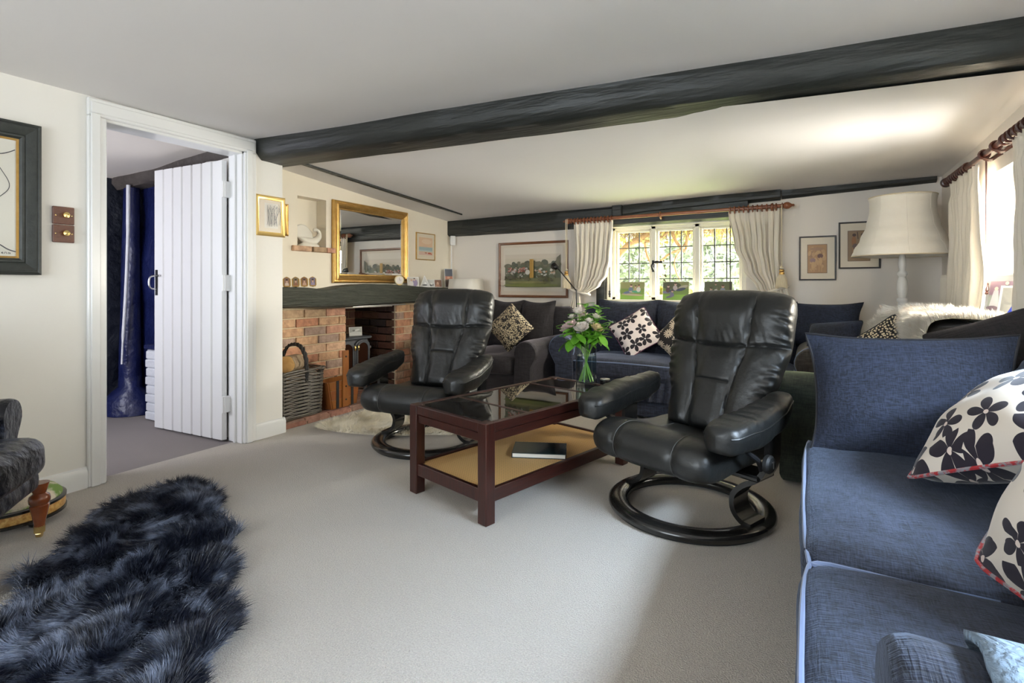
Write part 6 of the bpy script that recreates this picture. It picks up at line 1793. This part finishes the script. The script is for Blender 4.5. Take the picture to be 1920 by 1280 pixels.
# slim black reading lamp behind the sofas
rl = thing('reading_lamp', 'slim black angled reading lamp beside the hunting picture', 'lamp', (-1.945, 4.70, 0))
obj('base', MB().lathe([(0.06, 0), (0.06, 0.012), (0.01, 0.02)], 24), M['black_wood'], rl)
obj('stem', MB().tube(catmull([(0, 0, 0.015), (0, 0, 0.6), (0, 0, 0.99), (-0.012, 0, 1.03), (-0.05, 0, 1.075), (-0.13, 0, 1.165), (-0.215, 0, 1.26)], 6), 0.006, 10), M['black_wood'], rl)
obj('lamp_head', MB().lathe([(0.010, 0.0), (0.024, 0.010), (0.032, 0.035), (0.036, 0.065), (0.034, 0.066), (0.028, 0.04)], 20, M=TR(-0.205, 0, 1.245) @ RZ(PI) @ RY(math.radians(70)) @ RX(math.radians(35))), M['black_wood'], rl)

# ================================================================ vase of flowers
VX, VY, VZ = -1.195, 3.045, 0.4525
vs_ = thing('vase', 'tall clear glass cylinder vase with water on the coffee table', 'vase', (VX, VY, VZ))
obj('glass_body', MB().lathe([(0.0, 0.0), (0.062, 0.0), (0.064, 0.004), (0.064, 0.262), (0.061, 0.262), (0.0605, 0.020), (0.0, 0.016)], 36, cap=False), M['vase_glass'], vs_, 40)
obj('water', MB().lathe([(0.0, 0.021), (0.060, 0.021), (0.060, 0.185), (0.0, 0.185)], 32, cap=False), M['water'], vs_, 40)
rf = random.Random(5)
def petal_mb(mb, c, d, size, n_pet, mi, curl, seed):
    """a rose-like head: rings of cupped petals round axis d"""
    rr_ = random.Random(seed)
    q = Vector(d).to_track_quat('Z', 'Y').to_matrix().to_4x4()
    for ring, (cnt, rad, tilt) in enumerate(((3, 0.25, 15), (5, 0.55, 35), (n_pet, 0.95, 62))):
        for k in range(cnt):
            a = 2 * PI * k / cnt + ring * 0.6 + rr_.uniform(-.2, .2)
            tl_ = math.radians(tilt + rr_.uniform(-8, 8))
            def fn(i, j):
                w = (i - 0.5) * size * 0.95 * math.sin(PI * (0.18 + 0.72 * j))
                h = j * size * (0.75 + 0.3 * rad)
                cup = 0.35 * w * w / size + curl * size * 0.3 * max(0, j - 0.6)
                return (w, -math.sin(tl_) * h * 0.8 - rad * size * 0.18 + cup * math.cos(tl_), math.cos(tl_) * h + cup)
            mb.grid(fn, 4, 4, mi, Matrix.Translation(c) @ q @ RZ(a), False)
    return mb
def leaf_mb(mb, c, d, L, w, bend=0.25, mi=0):
    q = Vector(d).to_track_quat('Y', 'Z').to_matrix().to_4x4()
    mb.grid(lambda i, j: ((i - 0.5) * w * math.sin(PI * min(1, 0.06 + 0.94 * j)) ** 0.8, j * L, -bend * L * j * j + 0.25 * abs(i - 0.5) * w), 4, 7, mi, Matrix.Translation(c) @ q, False)
    return mb
def stem_path(tip, k):
    a = 2.4 * k
    foot = Vector((0.045 * math.cos(a), 0.045 * math.sin(a), 0.026))
    t = Vector(tip)
    rim = Vector((t.x, t.y, 0))
    rim = rim.normalized() * min(0.048, rim.length * 0.6) if rim.length > 1e-6 else Vector((0, 0, 0))
    return catmull([foot, Vector((foot.x * 0.1, foot.y * 0.1, 0.14)), Vector((rim.x, rim.y, 0.262)), Vector((lerp(rim.x, t.x, .6), lerp(rim.y, t.y, .6), lerp(0.262, t.z, .6))), t], 6)
cr, cf = Vector((CS, SN, 0)), Vector((-SN, CS, 0))        # to the right and away, as seen from where the camera stands
def tipat(r, f, z): return cr * r + cf * f + Vector((0, 0, z))
blooms = [('topmost blush rose of the bouquet', tipat(-0.045, 0.0, 0.455), 0.048, 'petal'), ('upper cream-pink rose beside the curtain in the bouquet', tipat(-0.015, 0.045, 0.430), 0.044, 'petal_pink'),
          ('large pale rose in the middle front of the bouquet', tipat(-0.035, -0.055, 0.355), 0.055, 'petal'), ('pale pink rose on the left of the bouquet', tipat(-0.095, -0.025, 0.375), 0.046, 'petal_pink'),
          ('buff carnation low on the right of the bouquet', tipat(0.058, -0.050, 0.355), 0.046, 'petal_yellow'), ('small white bloom at the upper right of the bouquet', tipat(0.065, 0.01, 0.425), 0.036, 'petal'),
          ('pink lily-like bloom drooping at the far left of the bouquet', tipat(-0.122, 0.01, 0.350), 0.048, 'petal_pink'), ('small cream bloom in the centre of the bouquet', tipat(0.018, -0.02, 0.395), 0.038, 'petal'), ('white bud at the upper left of the bouquet', tipat(-0.085, 0.03, 0.425), 0.030, 'petal')]
for k, (lbl, tip, size, mm) in enumerate(blooms):
    t = thing('flower', lbl, 'flower', (VX, VY, VZ), 0, 'cut flowers in the glass vase')
    p = stem_path(tip, k)
    obj('stem', MB().tube(p, 0.0028, 6), M['stem'], t)
    d = (tip - Vector((0, 0, 0.24))).normalized() + Vector((0, 0, 0.25)) - cf * 0.25
    obj('bloom', petal_mb(MB(), tip - d.normalized() * 0.012, d, size, 7, 0, 0.4, k), M[mm], t, 70)
    for q in range(4):
        m_ = p[int(len(p) * (0.62 + 0.09 * q))]
        a = rf.uniform(0, 6.28)
        obj('leaf', leaf_mb(MB(), m_, Vector((math.cos(a), math.sin(a), rf.uniform(0.0, 0.7))), rf.uniform(0.065, 0.10), rf.uniform(0.030, 0.045)), M['leaf'], t, 70)
sprigs = [('tall leafy green sprig rising from the middle of the bouquet', tipat(0.0, 0.02, 0.500), 'leaf', 9), ('round-leaved green sprig at the top right of the bouquet', tipat(0.085, 0.02, 0.475), 'leaf', 11), ('leafy green sprig on the right side of the bouquet', tipat(0.10, -0.01, 0.375), 'leaf', 10),
          ('grey-green feathery sprig reaching towards the flowered cushion', tipat(0.165, 0.02, 0.395), 'grey_leaf', 12), ('broad green leaves hanging over the left rim of the vase', tipat(-0.10, -0.03, 0.28), 'leaf', 6), ('green sprig at the left edge of the bouquet', tipat(-0.125, 0.02, 0.385), 'leaf', 7), ('dense green sprig low at the front of the bouquet', tipat(0.02, -0.07, 0.305), 'leaf', 9), ('broad green leaves at the front right rim of the vase', tipat(0.075, -0.06, 0.315), 'leaf', 8), ('broad green leaves among the blooms at the back of the bouquet', tipat(0.03, 0.06, 0.41), 'leaf', 9), ('broad green leaves under the left roses of the bouquet', tipat(-0.07, -0.06, 0.325), 'leaf', 8)]
for k, (lbl, tip, mm, n) in enumerate(sprigs):
    t = thing('foliage_sprig', lbl, 'foliage', (VX, VY, VZ), 0, 'greenery in the glass vase')
    p = stem_path(tip, k + 9.5)
    obj('stem', MB().tube(p, 0.0024, 6), M['stem'], t)
    for q in range(n):
        m_ = p[min(len(p) - 1, int(len(p) * (0.66 + 0.34 * q / (n - 1))))]
        a = 2.4 * q
        L = rf.uniform(0.055, 0.078) * (0.6 if mm == 'grey_leaf' else 1.0) * (1.6 if 'broad' in lbl else 1.0)
        obj('leaf', leaf_mb(MB(), m_, Vector((math.cos(a), math.sin(a), rf.uniform(-0.1, 0.8) - (0.6 if 'broad' in lbl else 0))), L, L * (0.35 if mm == 'grey_leaf' else 0.55)), M[mm], t, 70)
co = thing('coaster_stack', 'small black and steel coaster stack behind the vase', 'coasters', (-1.105, 3.135, 0.4525))
for k in range(4): obj('coaster', MB().lathe([(0.0, 0.0), (0.030, 0.0), (0.031, 0.002), (0.031, 0.007), (0.0, 0.008)], 24, M=TR(0, 0, 0.009 * k)), M['black_wood'] if k < 3 else M['steel'], co)

# ================================================================ velvet armchair and footstool at the left edge
va = make_sofa('armchair', 'crushed navy velvet armchair with turned legs at the left edge', 'armchair', 0.70, 0.70, 0.455, 0.90, 0.60, 0.15, 1, 0, M['velvet_navy'], lift=0.215, inset=0.14, back_t=0.18)
va.location = (-2.792, 0.528, 0); va.rotation_euler = (0, 0, math.radians(141.7))
turn = [(0.016, 0.030), (0.018, 0.045), (0.020, 0.048), (0.019, 0.056), (0.022, 0.075), (0.032, 0.125), (0.034, 0.138), (0.030, 0.142), (0.036, 0.150), (0.037, 0.165), (0.034, 0.178), (0.022, 0.188), (0.026, 0.20), (0.034, 0.232)]
leg_wood = mat('red_brown_turned_leg', (0.26, 0.07, 0.022), 0.22, coat=0.5, var=((0.15, 0.035, 0.012), 14, 0.3))
for x, y in ((0.30, -0.295), (-0.30, -0.295), (0.29, 0.29), (-0.29, 0.29)):
    lg = obj('leg', MB().lathe(turn, 20), leg_wood, va, 50, loc=(x, y, 0))
    mb = MB().lathe([(0.019, 0.022), (0.020, 0.050), (0.0165, 0.052)], 18)
    mb.lathe([(0.004, -0.009), (0.014, -0.009), (0.0145, 0.0), (0.014, 0.009), (0.004, 0.009)], 16, M=TR(0, 0, 0.0146) @ RX(PI / 2))
    obj('brass_castor', mb, M['brass'], lg, 50)
fs = thing('footstool', 'round needlework footstool with an inlaid band behind the velvet armchair leg', 'footstool', (-3.12, 0.93, 0))
obj('cushion_top', MB().lathe([(0.185, 0.095), (0.183, 0.115), (0.165, 0.135), (0.12, 0.148), (0.06, 0.153), (0.0, 0.154)], 40), mat('cream_needlework', (0.66, 0.58, 0.47), 0.9, bump=(200, 0.6, 0.003), var=((0.16, 0.26, 0.06), 9, 0.06)), fs, 60)
obj('rim', MB().lathe([(0.192, 0.088), (0.198, 0.092), (0.198, 0.102), (0.190, 0.106)], 40), M['black_wood'], fs, 50)
obj('inlaid_band', MB().lathe([(0.193, 0.052), (0.195, 0.054), (0.195, 0.088), (0.193, 0.09)], 40), mat('striped_inlay', (0.45, 0.22, 0.05), 0.35, var=((0.66, 0.42, 0.14), 60, 0.1)), fs, 50)
obj('base_ring', MB().lathe([(0.185, 0.034), (0.199, 0.038), (0.199, 0.050), (0.19, 0.053)], 40), M['black_wood'], fs, 50)
for k in range(4):
    a = math.radians(20 + 90 * k)
    obj('bun_foot', MB().lathe([(0.012, 0), (0.024, 0.006), (0.028, 0.018), (0.024, 0.030), (0.012, 0.036)], 16, M=TR(0.145 * math.cos(a), 0.145 * math.sin(a), 0)), M['black_wood'], fs, 50)
gb = thing('floor_box', 'grey flat box corner on the carpet at the left edge beside the navy rug', 'box', (-2.515, 0.655, 0), math.radians(-22))
obj('lid', MB().box((-0.08, -0.06, 0.030), (0.08, 0.06, 0.046), 0.003), mat('grey_card', (0.16, 0.17, 0.18), 0.5), gb)
obj('tray', MB().box((-0.077, -0.057, 0.0), (0.077, 0.057, 0.030), 0.002), mat('pale_grey_card', (0.34, 0.35, 0.36), 0.6), gb)

# pale sheet added on the near sofa arm, coloured as its lit top
tw = thing('throw', 'pale blue sheet standing in for the lit top of the near sofa arm', 'throw')
def thr(i, j):
    x = lerp(0.135, 0.62, i) + 0.012 * nz(j, i, 1, 4)
    an = math.radians(lerp(-10, 112, j))
    return Vector((x, 0.592 + 0.124 * math.cos(an) + 0.003, 0.625 + 0.124 * math.sin(an)))
solid_cloth(obj('cloth', MB().grid(thr, 24, 14, uv=False), M['throw'], tw, 70), 0.008)

# ================================================================ photographs on the window sills
grass_bg = [((0.19, 0.28, 0.06), rect(0, 0, 1, 1)), ((0.28, 0.28, 0.11), rect(0, 0.62, 1, 1)), ((0.24, 0.42, 0.06), rect(0, 0, 1, 0.30))]
def person(x, y, s, top, legs, lie=0.0, hair=(0.10, 0.05, 0.025)):
    return [(legs, ell(x - 0.10 * s * math.cos(lie), y - 0.14 * s, 0.22 * s, 0.075 * s, 12, lie)), (top, ell(x, y, 0.10 * s, 0.16 * s, 12, lie * 0.3)), (rp.choice(skin), ell(x + 0.01, y + 0.22 * s, 0.055 * s, 0.08 * s)), (hair, ell(x + 0.01, y + 0.275 * s, 0.055 * s, 0.04 * s))]
f1 = grass_bg + [((0.46, 0.36, 0.24), ell(0.5, 0.27, 0.46, 0.06, 14, -0.08))] + person(0.44, 0.55, 1.0, (0.16, 0.20, 0.27), (0.14, 0.17, 0.26), 0.25) + person(0.62, 0.55, 0.8, (0.45, 0.36, 0.18), (0.50, 0.40, 0.32)) + person(0.76, 0.57, 0.9, (0.62, 0.58, 0.55), (0.10, 0.36, 0.20), -0.05)
f2 = grass_bg + [((0.10, 0.10, 0.05), ell(0.3, 0.8, 0.4, 0.2)), ((0.48, 0.42, 0.30), ell(0.78, 0.72, 0.2, 0.08, 14, 0.4))] + person(0.20, 0.55, 0.9, (0.13, 0.07, 0.06), (0.20, 0.17, 0.28)) + person(0.48, 0.66, 0.9, (0.56, 0.46, 0.44), (0.06, 0.07, 0.11), 0.35) + person(0.36, 0.30, 0.8, (0.20, 0.18, 0.26), (0.18, 0.16, 0.22), 0.4) + [((0.07, 0.08, 0.12), ell(0.70, 0.58, 0.2, 0.08, 12, 0.35))]
f3 = [((0.12, 0.13, 0.06), rect(0, 0, 1, 1)), ((0.13, 0.24, 0.035), [(0.3, 0), (1, 0), (1, 0.45)]), ((0.50, 0.42, 0.28), [(0.4, 0), (0.62, 0.05), (1, 0.5), (1, 0.58)])] + person(0.24, 0.40, 1.0, (0.62, 0.60, 0.52), (0.58, 0.55, 0.48)) + person(0.42, 0.50, 0.7, (0.58, 0.55, 0.52), (0.55, 0.50, 0.42)) + person(0.66, 0.52, 1.0, (0.22, 0.24, 0.32), (0.24, 0.26, 0.34), -0.3) + person(0.40, 0.72, 0.6, (0.12, 0.14, 0.07), (0.12, 0.14, 0.07))
for (x, lbl, sh) in ((-1.475, 'family picnic photo card at the left of the window sill', f1), (-1.065, 'family photo card with people lying on grass in the middle of the sill', f2), (-0.695, 'family photo card on a green rug at the right of the sill', f3)):
    photo_card('photo_card', lbl, (x, 4.955, 0.933), 4, 0.235, 0.175, sh, -10, 0.002, 0.003, group='family photo cards on the window sill', strut=False)
wd = [((0.26, 0.26, 0.26), rect(0, 0, 1, 1)), ((0.20, 0.13, 0.17), rect(0.22, 0.50, 0.82, 0.85)), ((0.20, 0.22, 0.19), rect(0.22, 0.12, 0.82, 0.50)), ((0.42, 0.40, 0.40), [(0.26, 0.18), (0.52, 0.18), (0.46, 0.62), (0.34, 0.62)]), (skin[0], ell(0.40, 0.66, 0.05, 0.05)),
      ((0.03, 0.03, 0.035), [(0.54, 0.30), (0.66, 0.28), (0.76, 0.74), (0.64, 0.78), (0.54, 0.62)]), ((0.03, 0.03, 0.035), rect(0.60, 0.14, 0.68, 0.32)), (skin[1], ell(0.66, 0.80, 0.05, 0.045)), ((0.14, 0.10, 0.12), ell(0.36, 0.17, 0.16, 0.06))]
photo_card('wedding_photo', 'silver-framed wedding photo on the right-hand window sill', (0.865, 3.66, 0.9035), -48, 0.20, 0.235, wd, -12, 0.010, 0.008, M['steel'])
photo_card('standing_photo', 'photo with a bright blue area beside the wedding photo on the sill', (0.865, 3.38, 0.9035), -48, 0.16, 0.17, [((0.34, 0.34, 0.32), rect(0, 0, 1, 1)), ((0.03, 0.05, 0.35), [(0.25, 0.15), (0.85, 0.12), (0.85, 0.85), (0.55, 0.80)]), ((0.68, 0.66, 0.68), ell(0.6, 0.22, 0.2, 0.06))], -12, 0.012, 0.006)

# ================================================================ garden outside
struct('ground_lawn', MB().box((-16, YB + 0.25, -0.35), (14, 30, -0.15)), M['grass'], 0)
def leaf_cloud(name, label, cx, cy, rx, ry, h, n, m, seed, size=0.09, z0=-0.15):
    t = thing(name, label, 'shrub', (cx, cy, z0))
    rs = np.random.RandomState(seed)
    d = rs.normal(size=(n, 3)); d /= np.linalg.norm(d, axis=1, keepdims=True)
    d[:, 2] = np.abs(d[:, 2])
    r = rs.uniform(0.72, 1.0, n)[:, None]
    P = d * r * np.array([rx, ry, h])
    P[:, 2] += 0.1
    P += np.array([noise.noise_vector(Vector(p) * 1.3 + Vector((seed, 0, 0))) for p in P]) * 0.35
    D = d + rs.normal(size=(n, 3)) * 0.8
    o = fur_mesh('foliage', P, D, size * rs.uniform(0.7, 1.5, n), size * 0.28, m, t, seed, 0.3)
    obj('stem', MB().tube([(0, 0, 0), (0.05, 0.02, h * 0.4), (0, 0, h * 0.8)], [0.09, 0.06, 0.02], 8), M['vine'], t)
for k, (cx, cy, rx, ry, h, mm, lb_) in enumerate(((-5.6, 12.5, 1.9, 1.3, 3.0, 'garden_leaf', 'pale green shrub in the garden at the left of the window view'), (-3.2, 13.5, 1.7, 1.4, 2.7, 'garden_leaf', 'pale green shrub in the garden at the middle of the window view'), (-1.2, 12.8, 1.6, 1.3, 3.1, 'garden_leaf', 'pale green shrub in the garden at the right of the window view'), (-2.3, 10.6, 0.7, 0.6, 1.0, 'garden_leaf_b', 'low yellow-green shrub on the lawn outside the leaded window'))):
    leaf_cloud('garden_shrub', lb_, cx, cy, rx, ry, h, 5200, M[mm], 30 + k, 0.15)
def vine(label, pts, r0, r1):
    t = thing('vine_branch', label, 'branch')
    p = catmull(pts, 7)
    n = len(p)
    p = [q + Vector(noise.noise_vector(q * 6)) * 0.012 for q in p]
    obj('branch', MB().tube(p, [lerp(r0, r1, i / (n - 1)) * (1 + 0.2 * nz(p[i].x, p[i].y, p[i].z, 20)) for i in range(n)], 9), M['vine'], t, 60)
YV = 5.55
def V(u, v): 
    q = W(u, v, Y=YV); return (q.x, q.y, q.z)
vine('thick gnarled vine trunk crossing the left light of the leaded window', [V(1140, 520), V(1160, 480), V(1185, 455), V(1215, 440), V(1245, 428), V(1290, 415)], 0.040, 0.030)
vine('second vine stem beside the thick trunk outside the window', [V(1150, 490), V(1170, 465), V(1200, 452), V(1230, 452), V(1260, 425)], 0.020, 0.014)
vine('vine stem dropping behind the first window mullion', [V(1205, 440), V(1211, 470), V(1222, 495), V(1240, 520)], 0.016, 0.010)
vine('forked vine stem in the middle light of the leaded window', [V(1255, 415), V(1262, 440), V(1275, 462), V(1283, 470), V(1287, 455), V(1292, 420)], 0.017, 0.014)
vine('vine stem slanting down to the window catch', [V(1280, 467), V(1255, 476), V(1240, 487), V(1222, 500)], 0.015, 0.009)
vine('thin vine stem low in the middle light of the window', [V(1299, 408), V(1290, 445), V(1266, 485), V(1268, 510), V(1276, 535), (W(1280, 535, Y=YV).x, YV, 0.5), (W(1284, 535, Y=YV).x, YV, -0.16)], 0.008, 0.010)
dv = thing('vine_fringe', 'dry brown and yellow vine fringe hanging over the window head outside', 'vine')
rs = np.random.RandomState(9)
n = 5200
P = np.stack([rs.uniform(-1.98, -0.45, n), YV + rs.uniform(-0.10, 0.25, n), 1.74 + 0.05 * rs.normal(size=n)], 1)
D = rs.normal(size=(n, 3)) * 0.55; D[:, 2] -= 1.0
o = fur_mesh('dry_stems', P, D, 0.16 * rs.uniform(0.4, 1.2, n), 0.0026, M['dry_stem'], dv, 9, 0.2)
P = np.stack([rs.uniform(-1.98, -0.45, 420), YV + rs.uniform(-0.10, 0.25, 420), rs.uniform(1.52, 1.72, 420)], 1)
D = rs.normal(size=(420, 3)); D[:, 2] -= 0.4
fur_mesh('yellow_leaves', P, D, 0.055 * rs.uniform(0.6, 1.2, 420), 0.013, M['garden_leaf_b'], dv, 10, 0.3)
